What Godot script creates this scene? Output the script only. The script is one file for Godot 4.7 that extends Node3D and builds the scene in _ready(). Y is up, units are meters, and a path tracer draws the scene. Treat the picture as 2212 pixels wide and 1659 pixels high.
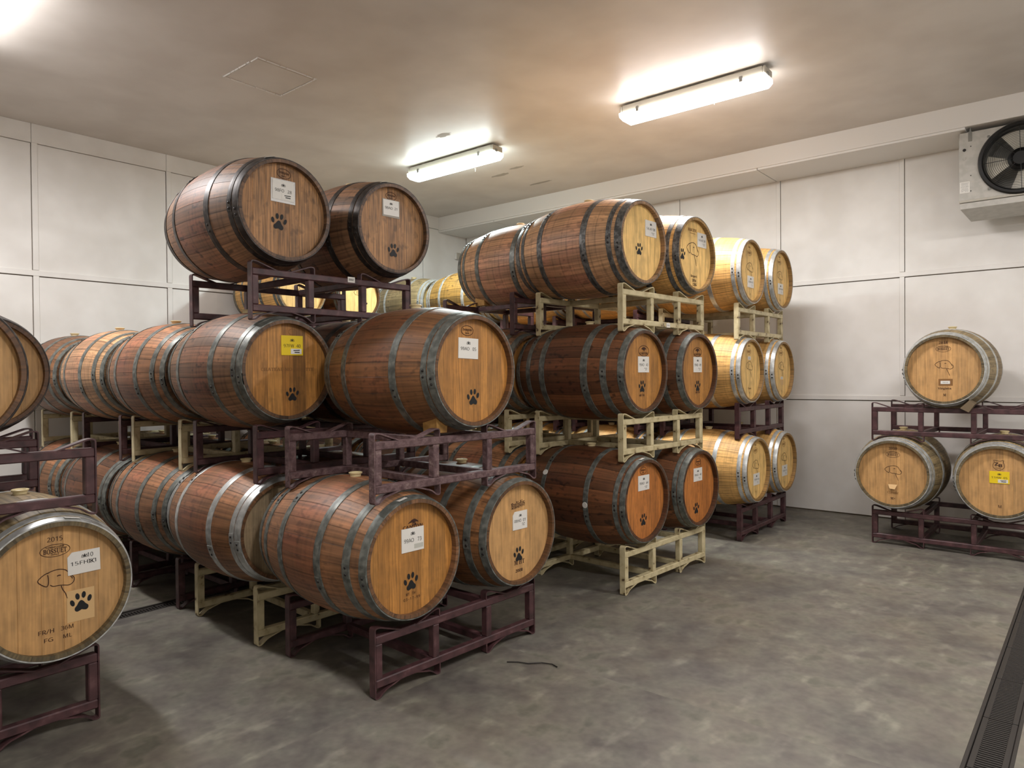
extends Node3D
# A barrel cellar: long rows of wine barrels on steel racks, white panelled walls, strip lights.
# x runs along the far wall (left wall at x = 0), z away from the far wall (z = 0), y up.

const BL := 0.95      # barrel length
const RB := 0.348     # radius at the bilge
const RH := 0.283     # radius at the ends
const INSET := 0.034  # how deep the head sits in the chime
const HEAD_R := 0.264
const ROOM_X := 9.88
const ROOM_Z := 9.22
const CEIL := 3.825

var taken := {}
var mats := {}
var protos := {}
var stave_sets := []
var hoop_meshes := {}
var board_sets := []
var cache := {}
var sans: SystemFont
var serif: SystemFont
var mono: SystemFont
var sansb: SystemFont

func _ready():
	# ---- camera, sky, light, exposure
	var cam := Camera3D.new(); cam.name = "camera"
	cam.fov = 57.18; cam.near = 0.05; cam.far = 60.0
	cam.transform = Transform3D(Basis(Vector3(0.767302, -0.008405, -0.641230).normalized(), Vector3(-0.000632, 0.999904, -0.013863).normalized(), Vector3(0.641285, 0.011042, 0.767223).normalized()), Vector3(7.51, 1.477, 7.912))
	add_child(cam)
	var we := WorldEnvironment.new(); we.name = "environment"
	var env := Environment.new()
	env.background_mode = Environment.BG_COLOR; env.background_color = Color(0.02, 0.02, 0.022)
	env.ambient_light_source = Environment.AMBIENT_SOURCE_DISABLED
	env.tonemap_mode = Environment.TONE_MAPPER_LINEAR
	env.tonemap_exposure = 1.0
	env.sdfgi_enabled = true; env.ssao_enabled = true; env.ssil_enabled = true
	we.environment = env; add_child(we)
	var lamp_power := 8.6
	sans = font("Droid Sans", 400); sansb = font("Droid Sans", 700); serif = font("Droid Serif", 700); mono = font("Droid Sans Mono", 400)
	make_materials()
	build_room()
	# ---- strip lights: two over the racks, one over the near row, two behind the camera
	strip_light(Vector3(4.94, CEIL, 2.52), lamp_power, Color(1.0, 0.985, 0.985), "strip light on the ceiling over the cream racks, the larger one in view")
	strip_light(Vector3(2.21, CEIL, 2.52), lamp_power, Color(0.94, 1.0, 1.0), "strip light with a cool greenish glow on the ceiling near the far corner")
	strip_light(Vector3(2.18, CEIL, 6.69), lamp_power, Color(1.0, 0.985, 0.985), "strip light on the ceiling above the left wall, cut by the picture's corner")
	strip_light(Vector3(8.45, CEIL, 3.4), lamp_power, Color(1.0, 0.985, 0.985), "strip light on the ceiling in front of the fan cooler")
	strip_light(Vector3(7.67, CEIL, 6.69), lamp_power, Color(1.0, 0.985, 0.985), "strip light on the ceiling above the open floor")
	build_stacks()
	build_cooler()
	build_drains()
	build_small()

# ------------------------------------------------------------------ names and tags
func numbered(called: String) -> String:
	if not taken.has(called):
		taken[called] = 0
		return called
	taken[called] += 1
	return "%s_%03d" % [called, taken[called]]

func tag(o: Node3D, label: String, category: String, group := "", kind := ""):
	if label: o.set_meta("label", label)
	if category: o.set_meta("category", category)
	if group: o.set_meta("group", group)
	if kind: o.set_meta("kind", kind)
	return o

func thing(called: String, label: String, category: String, group := "") -> Node3D:
	var o := Node3D.new(); o.name = numbered(called)
	add_child(o)
	tag(o, label, category, group)
	return o

func part(called: String, mesh: Mesh, mat: Material, parent: Node, xf := Transform3D()) -> MeshInstance3D:
	var o := MeshInstance3D.new(); o.name = numbered(called) if parent == self else called
	o.mesh = mesh; o.material_override = mat; o.transform = xf
	parent.add_child(o, true)
	return o

func struct(called: String, mesh: Mesh, mat: Material, xf := Transform3D()) -> MeshInstance3D:
	var o := part(called, mesh, mat, self, xf)
	o.set_meta("kind", "structure")
	return o

func font(family: String, weight: int) -> SystemFont:
	var f := SystemFont.new(); f.font_names = PackedStringArray([family]); f.font_weight = weight
	return f

# ------------------------------------------------------------------ mesh building
class Mb:
	var v := PackedVector3Array()
	var n := PackedVector3Array()
	var u := PackedVector2Array()
	func tri(a, b, c, na, nb, nc, ua = Vector2.ZERO, ub = Vector2.ZERO, uc = Vector2.ZERO):
		var g: Vector3 = (c - a).cross(b - a)
		if g.dot(na + nb + nc) < 0.0:
			var t = b; b = c; c = t
			t = nb; nb = nc; nc = t
			t = ub; ub = uc; uc = t
		v.append(a); v.append(b); v.append(c)
		n.append(na); n.append(nb); n.append(nc)
		u.append(ua); u.append(ub); u.append(uc)
	func quad(a, b, c, d, na, nb, nc, nd, ua = Vector2.ZERO, ub = Vector2.ZERO, uc = Vector2.ZERO, ud = Vector2.ZERO):
		tri(a, b, c, na, nb, nc, ua, ub, uc); tri(a, c, d, na, nc, nd, ua, uc, ud)
	func flat(a: Vector3, b: Vector3, c: Vector3, d: Vector3, towards: Vector3):
		var m: Vector3 = (c - a).cross(b - a)
		if m.length() < 1e-12: m = (d - a).cross(c - a)
		m = m.normalized()
		if m.dot(towards) < 0.0: m = -m
		quad(a, b, c, d, m, m, m, m)
	func box(lo: Vector3, hi: Vector3, ch := 0.0):
		# a box with its edges chamfered by ch
		var c := (lo + hi) / 2.0
		var h := (hi - lo) / 2.0
		if ch <= 0.0:
			for ax in 3:
				for s in [-1.0, 1.0]:
					var nn := Vector3.ZERO; nn[ax] = s
					var p := []
					for k in [[-1, -1], [1, -1], [1, 1], [-1, 1]]:
						var q := Vector3.ZERO; q[ax] = s * h[ax]; q[(ax + 1) % 3] = k[0] * h[(ax + 1) % 3]; q[(ax + 2) % 3] = k[1] * h[(ax + 2) % 3]
						p.append(c + q)
					quad(p[0], p[1], p[2], p[3], nn, nn, nn, nn)
			return
		for ax in 3:
			var b1 := (ax + 1) % 3
			var b2 := (ax + 2) % 3
			for s in [-1.0, 1.0]:
				var nn := Vector3.ZERO; nn[ax] = s
				var p := []
				for k in [[-1, -1], [1, -1], [1, 1], [-1, 1]]:
					var q := Vector3.ZERO; q[ax] = s * h[ax]; q[b1] = k[0] * (h[b1] - ch); q[b2] = k[1] * (h[b2] - ch)
					p.append(c + q)
				quad(p[0], p[1], p[2], p[3], nn, nn, nn, nn)
			for s1 in [-1.0, 1.0]:
				for s2 in [-1.0, 1.0]:
					var q := []
					for e in [-1.0, 1.0]:
						var a := Vector3.ZERO; a[ax] = e * (h[ax] - ch); a[b1] = s1 * h[b1]; a[b2] = s2 * (h[b2] - ch)
						var b := a; b[b1] = s1 * (h[b1] - ch); b[b2] = s2 * h[b2]
						q.append(c + a); q.append(c + b)
					var nn := Vector3.ZERO; nn[b1] = s1; nn[b2] = s2
					flat(q[0], q[1], q[3], q[2], nn)
		for sx in [-1.0, 1.0]:
			for sy in [-1.0, 1.0]:
				for sz in [-1.0, 1.0]:
					var s := Vector3(sx, sy, sz)
					var k := s.normalized()
					tri(c + s * Vector3(h.x, h.y - ch, h.z - ch), c + s * Vector3(h.x - ch, h.y, h.z - ch), c + s * Vector3(h.x - ch, h.y - ch, h.z), k, k, k)
	func lathe(profile: Array, segs: int, axis := 1, at := Vector3.ZERO, from := 0.0, to := TAU):
		# profile of Vector2(radius, height); flat shaded along the profile, smooth around it
		for i in profile.size() - 1:
			var p: Vector2 = profile[i]
			var q: Vector2 = profile[i + 1]
			var d := q - p
			var nr := Vector2(d.y, -d.x).normalized()
			for k in segs:
				var a0 := from + (to - from) * k / segs
				var a1 := from + (to - from) * (k + 1) / segs
				quad(at + spun(p, a0, axis), at + spun(p, a1, axis), at + spun(q, a1, axis), at + spun(q, a0, axis), spun(nr, a0, axis), spun(nr, a1, axis), spun(nr, a1, axis), spun(nr, a0, axis))
	func spun(p: Vector2, a: float, axis: int) -> Vector3:
		if axis == 1: return Vector3(p.x * cos(a), p.y, p.x * sin(a))
		if axis == 0: return Vector3(p.y, p.x * cos(a), p.x * sin(a))
		return Vector3(p.x * cos(a), p.x * sin(a), p.y)
	func tube(pts: Array, r: float, segs := 6):
		for i in pts.size() - 1:
			var a: Vector3 = pts[i]
			var b: Vector3 = pts[i + 1]
			var d := (b - a).normalized()
			var x := d.cross(Vector3.UP if absf(d.y) < 0.9 else Vector3.RIGHT).normalized()
			var y := d.cross(x)
			for k in segs:
				var n0 := x * cos(TAU * k / segs) + y * sin(TAU * k / segs)
				var n1 := x * cos(TAU * (k + 1) / segs) + y * sin(TAU * (k + 1) / segs)
				quad(a + n0 * r, a + n1 * r, b + n1 * r, b + n0 * r, n0, n1, n1, n0)
	func mesh() -> ArrayMesh:
		var arr := []; arr.resize(Mesh.ARRAY_MAX)
		arr[Mesh.ARRAY_VERTEX] = v; arr[Mesh.ARRAY_NORMAL] = n; arr[Mesh.ARRAY_TEX_UV] = u
		var m := ArrayMesh.new(); m.add_surface_from_arrays(Mesh.PRIMITIVE_TRIANGLES, arr)
		return m

func boxm(size: Vector3, ch := 0.0) -> ArrayMesh:
	var key := "box %s %s" % [size, ch]
	if not cache.has(key):
		var b := Mb.new(); b.box(-size / 2, size / 2, ch); cache[key] = b.mesh()
	return cache[key]

func at(x: float, y: float, z: float) -> Transform3D:
	return Transform3D(Basis(), Vector3(x, y, z))

# ------------------------------------------------------------------ materials
func noise_bytes(w: int, h: int, freq: float, seed_: int, oct := 3) -> PackedByteArray:
	var f := FastNoiseLite.new(); f.noise_type = FastNoiseLite.TYPE_SIMPLEX_SMOOTH; f.frequency = freq; f.seed = seed_; f.fractal_octaves = oct
	return f.get_image(w, h, false, false, true).get_data()

func noise_stretched(w: int, h: int, nw: int, nh: int, freq: float, seed_: int, oct := 3) -> PackedByteArray:
	var im := Image.create_from_data(nw, nh, false, Image.FORMAT_L8, noise_bytes(nw, nh, freq, seed_, oct))
	im.resize(w, h, Image.INTERPOLATE_CUBIC)
	return im.get_data()

func tex(w: int, h: int, data: PackedByteArray) -> ImageTexture:
	return ImageTexture.create_from_image(Image.create_from_data(w, h, false, Image.FORMAT_RGB8, data))

func plain(c: Color, rough := 0.6, metal := 0.0) -> StandardMaterial3D:
	var m := StandardMaterial3D.new(); m.albedo_color = c; m.roughness = rough; m.metallic = metal
	return m

func ramp(stops: Array) -> Gradient:
	var g := Gradient.new()
	var o := PackedFloat32Array(); var c := PackedColorArray()
	for s in stops: o.append(s[0]); c.append(s[1])
	g.offsets = o; g.colors = c
	return g

func noise_tex(size: int, freq: float, seed_: int, oct: int, stops: Array, type := FastNoiseLite.TYPE_SIMPLEX_SMOOTH) -> NoiseTexture2D:
	var f := FastNoiseLite.new(); f.noise_type = type; f.frequency = freq; f.seed = seed_; f.fractal_octaves = oct
	var t := NoiseTexture2D.new(); t.width = size; t.height = size; t.seamless = true; t.noise = f
	if stops.size(): t.color_ramp = ramp(stops)
	return t

func triplanar(m: StandardMaterial3D, per_metre: float, world := true):
	m.uv1_triplanar = true; m.uv1_world_triplanar = world; m.uv1_scale = Vector3.ONE * per_metre
	return m

const STAVE_EDGES := 27
var stave_edges := []
var board_edges := []

func layouts():
	var rng := RandomNumberGenerator.new()
	for k in 3:
		rng.seed = 77 + k * 13
		var e := [0.0]
		var left := TAU
		while left > 0.36:
			var w := rng.randf_range(0.17, 0.31)
			if left - w < 0.17: w = left / 2.0
			e.append(e[-1] + w); left -= w
		e.append(TAU)
		# the bung stave lies across the top
		var mid: float = (e[0] + e[1]) / 2.0
		for i in e.size(): e[i] -= mid
		stave_edges.append(e)
	for k in 5:
		rng.seed = 300 + k * 7
		var e := [-HEAD_R]
		while HEAD_R - e[-1] > 0.095:
			e.append(e[-1] + rng.randf_range(0.05, 0.09))
		if HEAD_R - e[-1] > 0.06: e.append(e[-1] + (HEAD_R - e[-1]) * 0.5)
		e.append(HEAD_R)
		board_edges.append(e)

func body_texture(seed_: int, base: Color, red: Color, red_amount: float, vary: float, grid: float, grime: float, lay: int) -> ImageTexture:
	# u runs along the barrel, v round it: grain, staves of different wood, wine stain round the bung, grime
	var w := 256
	var h := 1024
	var grain := noise_stretched(w, h, 12, h, 0.11, seed_, 4)
	var blot := noise_stretched(w, h, 64, 128, 0.06, seed_ + 1, 4)
	var lines := noise_stretched(w, h, w, 24, 0.12, seed_ + 2, 3)
	var spots := noise_stretched(w, h, w / 2, h / 2, 0.09, seed_ + 3, 3)
	var rng := RandomNumberGenerator.new(); rng.seed = seed_
	var e: Array = stave_edges[lay]
	var out := PackedByteArray(); out.resize(w * h * 3)
	var idx := 0
	var which := -1
	var tone := 1.0
	var redder := 0.0
	var jig := 0.0
	for y in h:
		var ang: float = TAU * y / h + e[0]
		if ang < e[0]: ang += TAU
		var s := which
		while s < 0 or (s < e.size() - 2 and ang >= e[s + 1]): s += 1
		if s != which:
			which = s
			tone = 1.0 + rng.randf_range(-vary, vary)
			redder = clampf(red_amount * rng.randf_range(0.35, 1.25), 0.0, 1.0)
			jig = rng.randf_range(-0.03, 0.03)
		var near_joint: bool = ang - e[s] < 0.012 or e[s + 1] - ang < 0.012
		for x in w:
			var uu := float(x) / w
			var g := (grain[idx] - 128) / 128.0
			var b := (blot[idx] - 128) / 128.0
			var li := (lines[idx] - 128) / 128.0
			var sp := (spots[idx] - 128) / 128.0
			var t := tone * (1.0 + 0.20 * g + 0.13 * b + grid * 0.25 * minf(li + 0.1, 0.0))
			var belt := 1.0 if absf(uu - 0.5) < 0.185 else (0.30 if absf(uu - 0.5) < 0.36 else 0.12)
			var k := clampf(belt * redder * (0.85 + 0.5 * b), 0.0, 1.0)
			var gr := clampf((sp + b * 0.6 - 0.35) * 2.2, 0.0, 1.0) * grime
			if near_joint: gr = clampf(gr + 0.2, 0.0, 1.0)
			if uu < 0.04: gr = clampf(gr + 0.55 + 0.3 * b, 0.0, 1.0)   # weathered end grain of the chime
			t *= 1.0 - 0.5 * gr
			out[idx * 3] = int(clampf(lerpf(base.r, red.r, k) * t * 255.0, 0, 255))
			out[idx * 3 + 1] = int(clampf(lerpf(base.g, red.g, k) * t * 255.0, 0, 255))
			out[idx * 3 + 2] = int(clampf(lerpf(base.b, red.b, k) * t * 255.0, 0, 255))
			idx += 1
	return tex(w, h, out)

func head_texture(seed_: int, base: Color, vary: float, grain_amount: float, grime: float, lay: int) -> ImageTexture:
	var w := 384
	var grain := noise_stretched(w, w, w, 20, 0.10, seed_, 4)
	var fig := noise_stretched(w, w, 150, 30, 0.07, seed_ + 5, 3)
	var blot := noise_stretched(w, w, 96, 96, 0.05, seed_ + 1, 4)
	var rng := RandomNumberGenerator.new(); rng.seed = seed_
	var e: Array = board_edges[lay]
	var tones := []
	for i in e.size():
		tones.append([1.0 + rng.randf_range(-vary, vary), rng.randf_range(-0.5, 0.5) * vary, rng.randi_range(0, 300)])
	var out := PackedByteArray(); out.resize(w * w * 3)
	for x in w:
		var a := (float(x) / w - 0.5) * 2.0 * HEAD_R
		var s := 0
		while s < e.size() - 2 and a >= e[s + 1]: s += 1
		for y in w:
			var idx := y * w + x
			var yr: int = absi((y + tones[s][2]) % (2 * w - 2) - (w - 1))
			var g: float = (grain[yr * w + x] - 128) / 128.0
			var f: float = (fig[yr * w + x] - 128) / 128.0
			var b: float = (blot[idx] - 128) / 128.0
			var t: float = tones[s][0] * (1.0 + grain_amount * g + 0.10 * f + 0.07 * b)
			var d := clampf((b + f * 0.5 - 0.3) * 2.0, 0.0, 1.0) * grime
			t *= 1.0 - 0.45 * d
			var wm: float = tones[s][1]
			out[idx * 3] = int(clampf(base.r * t * 255.0, 0, 255))
			out[idx * 3 + 1] = int(clampf(base.g * t * (1.0 - wm * 0.25) * 255.0, 0, 255))
			out[idx * 3 + 2] = int(clampf(base.b * t * (1.0 - wm * 0.6) * 255.0, 0, 255))
	return tex(w, w, out)

func make_materials():
	layouts()
	var fine := noise_tex(256, 0.08, 5, 3, [])
	# barrel bodies: name -> texture, roughness, stave layout
	var bodies := {
		"russet": [11, Color(0.60, 0.43, 0.29), Color(0.51, 0.31, 0.225), 0.65, 0.14, 0.5, 0.35, 0, 0.50],
		"dusty": [22, Color(0.52, 0.39, 0.28), Color(0.43, 0.25, 0.19), 0.55, 0.16, 0.8, 0.75, 1, 0.55],
		"brown": [33, Color(0.52, 0.36, 0.225), Color(0.44, 0.26, 0.165), 0.55, 0.09, 0.3, 0.45, 2, 0.48],
		"dark": [44, Color(0.42, 0.27, 0.165), Color(0.32, 0.175, 0.12), 0.45, 0.20, 0.3, 0.75, 0, 0.50],
		"blond": [55, Color(0.78, 0.61, 0.36), Color(0.70, 0.50, 0.30), 0.3, 0.05, 0.6, 0.20, 1, 0.55],
		"grey": [66, Color(0.56, 0.49, 0.35), Color(0.47, 0.38, 0.26), 0.4, 0.10, 0.6, 0.45, 2, 0.60],
		"rose": [88, Color(0.74, 0.58, 0.42), Color(0.66, 0.46, 0.36), 0.85, 0.10, 1.1, 0.30, 1, 0.50],
		"straw": [99, Color(0.60, 0.46, 0.22), Color(0.46, 0.33, 0.16), 0.5, 0.14, 0.9, 0.55, 0, 0.55],
	}
	for k in bodies:
		var b: Array = bodies[k]
		var m := StandardMaterial3D.new(); m.albedo_texture = body_texture(b[0], b[1], b[2], b[3], b[4], b[5], b[6], b[7])
		m.roughness = b[8]; m.set_meta("lay", b[7])
		mats["body_" + k] = m
	var heads := {
		"honey": [1, Color(0.66, 0.46, 0.225), 0.09, 0.16, 0.25, 0, 0.5],
		"aged": [2, Color(0.60, 0.44, 0.28), 0.10, 0.26, 0.55, 1, 0.55],
		"tan": [3, Color(0.88, 0.73, 0.46), 0.04, 0.09, 0.10, 2, 0.6],
		"amber": [4, Color(0.73, 0.565, 0.36), 0.05, 0.08, 0.15, 3, 0.6],
		"striped": [5, Color(0.64, 0.45, 0.23), 0.20, 0.18, 0.30, 4, 0.5],
		"copper": [6, Color(0.70, 0.44, 0.21), 0.08, 0.17, 0.35, 1, 0.5],
		"pale": [7, Color(0.62, 0.54, 0.42), 0.05, 0.10, 0.3, 0, 0.6],
	}
	for k in heads:
		var b: Array = heads[k]
		var m := StandardMaterial3D.new(); m.albedo_texture = head_texture(b[0] * 17, b[1], b[2], b[3], b[4], b[5])
		m.roughness = b[6]; m.set_meta("lay", b[5])
		mats["head_" + k] = m
	# hoops
	var hoopm := {
		"steel": [[0.25, Color(0.32, 0.33, 0.315)], [0.5, Color(0.41, 0.425, 0.405)], [0.75, Color(0.51, 0.52, 0.495)]],
		"black": [[0.25, Color(0.15, 0.13, 0.12)], [0.55, Color(0.22, 0.20, 0.185)], [0.8, Color(0.32, 0.29, 0.27)]],
		"zinc": [[0.25, Color(0.66, 0.67, 0.66)], [0.5, Color(0.74, 0.75, 0.74)], [0.75, Color(0.82, 0.83, 0.82)]],
		"mottled": [[0.3, Color(0.26, 0.26, 0.255)], [0.5, Color(0.37, 0.37, 0.365)], [0.62, Color(0.50, 0.50, 0.49)], [0.8, Color(0.36, 0.36, 0.35)]],
	}
	for k in hoopm:
		var m := StandardMaterial3D.new()
		m.albedo_texture = noise_tex(256, 0.035, 40 + hoopm[k].size(), 5, hoopm[k])
		m.metallic = 0.4 if k != "zinc" else 0.55
		m.roughness = 0.44 if k != "zinc" else 0.36
		triplanar(m, 2.2)
		mats["hoop_" + k] = m
	# rack paint
	var paints := {
		"purple": [[0.18, Color(0.21, 0.135, 0.14)], [0.42, Color(0.275, 0.175, 0.182)], [0.7, Color(0.31, 0.20, 0.207)], [0.86, Color(0.38, 0.27, 0.27)]],
		"peeling": [[0.25, Color(0.29, 0.205, 0.21)], [0.5, Color(0.36, 0.27, 0.275)], [0.62, Color(0.42, 0.335, 0.335)], [0.72, Color(0.37, 0.28, 0.28)], [0.85, Color(0.50, 0.42, 0.405)]],
		"cream": [[0.12, Color(0.30, 0.22, 0.15)], [0.20, Color(0.68, 0.62, 0.47)], [0.45, Color(0.76, 0.71, 0.56)], [0.8, Color(0.81, 0.76, 0.61)]],
	}
	for k in paints:
		var m := StandardMaterial3D.new()
		m.albedo_texture = noise_tex(512, 0.012 if k != "peeling" else 0.02, 71, 5, paints[k])
		m.roughness = 0.48; m.metallic = 0.0
		if k == "peeling":
			m.heightmap_enabled = true; m.heightmap_scale = 0.25; m.heightmap_texture = noise_tex(512, 0.04, 71, 5, [])
			m.roughness = 0.6
		triplanar(m, 1.6)
		mats[k] = m
	# room
	mats.wall = triplanar(plain(Color(0.90, 0.89, 0.87), 0.55), 0.5)
	mats.wall.albedo_texture = noise_tex(512, 0.006, 9, 4, [[0.2, Color(0.955, 0.95, 0.945)], [0.8, Color(1, 1, 1)]])
	var gf := FastNoiseLite.new(); gf.frequency = 0.03; gf.seed = 31; gf.fractal_octaves = 4
	var gim := gf.get_seamless_image(256, 256)
	gim.resize(64, 256); gim.resize(1024, 256, Image.INTERPOLATE_CUBIC)
	mats.wall.heightmap_enabled = true; mats.wall.heightmap_scale = 0.12; mats.wall.heightmap_texture = ImageTexture.create_from_image(gim)
	mats.ceiling = triplanar(plain(Color(0.86, 0.84, 0.815), 0.42), 0.4)
	mats.ceiling.albedo_texture = noise_tex(512, 0.006, 19, 4, [[0.2, Color(0.95, 0.945, 0.94)], [0.8, Color(1, 1, 1)]])
	mats.trim = plain(Color(0.90, 0.89, 0.87), 0.5)
	mats.gap = plain(Color(0.52, 0.46, 0.38), 0.9)
	mats.patch = plain(Color(0.66, 0.64, 0.61), 0.8)
	mats.floor = floor_material()
	mats.iron = triplanar(plain(Color(0.20, 0.185, 0.17), 0.55, 0.35), 3.0)
	mats.dark = plain(Color(0.03, 0.03, 0.03), 0.9)
	mats.paper = plain(Color(0.86, 0.85, 0.82), 0.5)
	mats.yellow = plain(Color(0.90, 0.78, 0.10), 0.45)
	mats.ink = plain(Color(0.055, 0.05, 0.05), 0.6)
	mats.greyink = plain(Color(0.42, 0.42, 0.41), 0.7)
	mats.smudge = plain(Color(0.72, 0.72, 0.68), 0.7)
	mats.paint = plain(Color(0.06, 0.065, 0.07), 0.7)
	mats.burn = plain(Color(0.23, 0.12, 0.06), 0.8)
	mats.fadedburn = plain(Color(0.50, 0.35, 0.19), 0.8)
	mats.sleeve = plain(Color(0.62, 0.60, 0.56), 0.25)
	mats.sanded = plain(Color(0.80, 0.66, 0.46), 0.7)
	mats.bung = plain(Color(0.86, 0.80, 0.62), 0.45)
	mats.rivet = plain(Color(0.20, 0.19, 0.185), 0.5, 0.6)
	mats.chock = triplanar(plain(Color(0.72, 0.55, 0.30), 0.7), 3.0)
	mats.chock.albedo_texture = noise_tex(256, 0.02, 61, 4, [[0.2, Color(0.8, 0.78, 0.74)], [0.8, Color(1, 1, 1)]])
	mats.greychock = plain(Color(0.42, 0.36, 0.27), 0.7)
	mats.galv = triplanar(plain(Color(1, 1, 1), 0.42, 0.35), 1.5)
	mats.galv.albedo_texture = noise_tex(256, 0.03, 12, 4, [[0.3, Color(0.69, 0.68, 0.65)], [0.7, Color(0.73, 0.72, 0.69)]])
	mats.plastic = plain(Color(0.035, 0.035, 0.037), 0.38)
	mats.blade = plain(Color(0.80, 0.78, 0.72), 0.4)
	mats.housing = plain(Color(0.70, 0.68, 0.63), 0.5)
	mats.clip = plain(Color(0.55, 0.55, 0.53), 0.35, 0.7)

func floor_material() -> StandardMaterial3D:
	var w := 1024
	var a := noise_bytes(w, w, 0.006, 101, 4)
	var b := noise_bytes(w, w, 0.025, 102, 5)
	var c := noise_bytes(w, w, 0.09, 103, 4)
	var st := noise_stretched(w, w, w, w / 4, 0.03, 104, 5)
	var out := PackedByteArray(); out.resize(w * w * 3)
	for i in w * w:
		var va := (a[i] - 128) / 128.0
		var vb := (b[i] - 128) / 128.0
		var vc := (c[i] - 128) / 128.0
		var vs := (st[i] - 128) / 128.0
		var t := 1.0 + 0.16 * va + 0.13 * vb + 0.07 * vc
		t += 0.17 * clampf((vs + vb * 0.5 - 0.42) * 1.8, 0.0, 1.0)     # scuffed lighter streaks
		t -= 0.22 * clampf((vb * 0.8 + va * 0.6 - vs * 0.3 - 0.42) * 2.5, 0.0, 1.0)  # damp, darker patches
		out[i * 3] = int(clampf(0.405 * t * 255.0, 0, 255))
		out[i * 3 + 1] = int(clampf((0.388 + 0.012 * vb) * t * 255.0, 0, 255))
		out[i * 3 + 2] = int(clampf((0.352 - 0.010 * va) * t * 255.0, 0, 255))
	var m := StandardMaterial3D.new(); m.albedo_texture = tex(w, w, out)
	m.roughness = 1.0
	m.roughness_texture = noise_tex(512, 0.012, 105, 5, [[0.2, Color(0.42, 0.42, 0.42)], [0.8, Color(0.66, 0.66, 0.66)]])
	m.roughness_texture_channel = BaseMaterial3D.TEXTURE_CHANNEL_RED
	m.heightmap_enabled = true; m.heightmap_scale = 0.12; m.heightmap_texture = noise_tex(512, 0.05, 106, 4, [])
	triplanar(m, 0.2)
	return m

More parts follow.
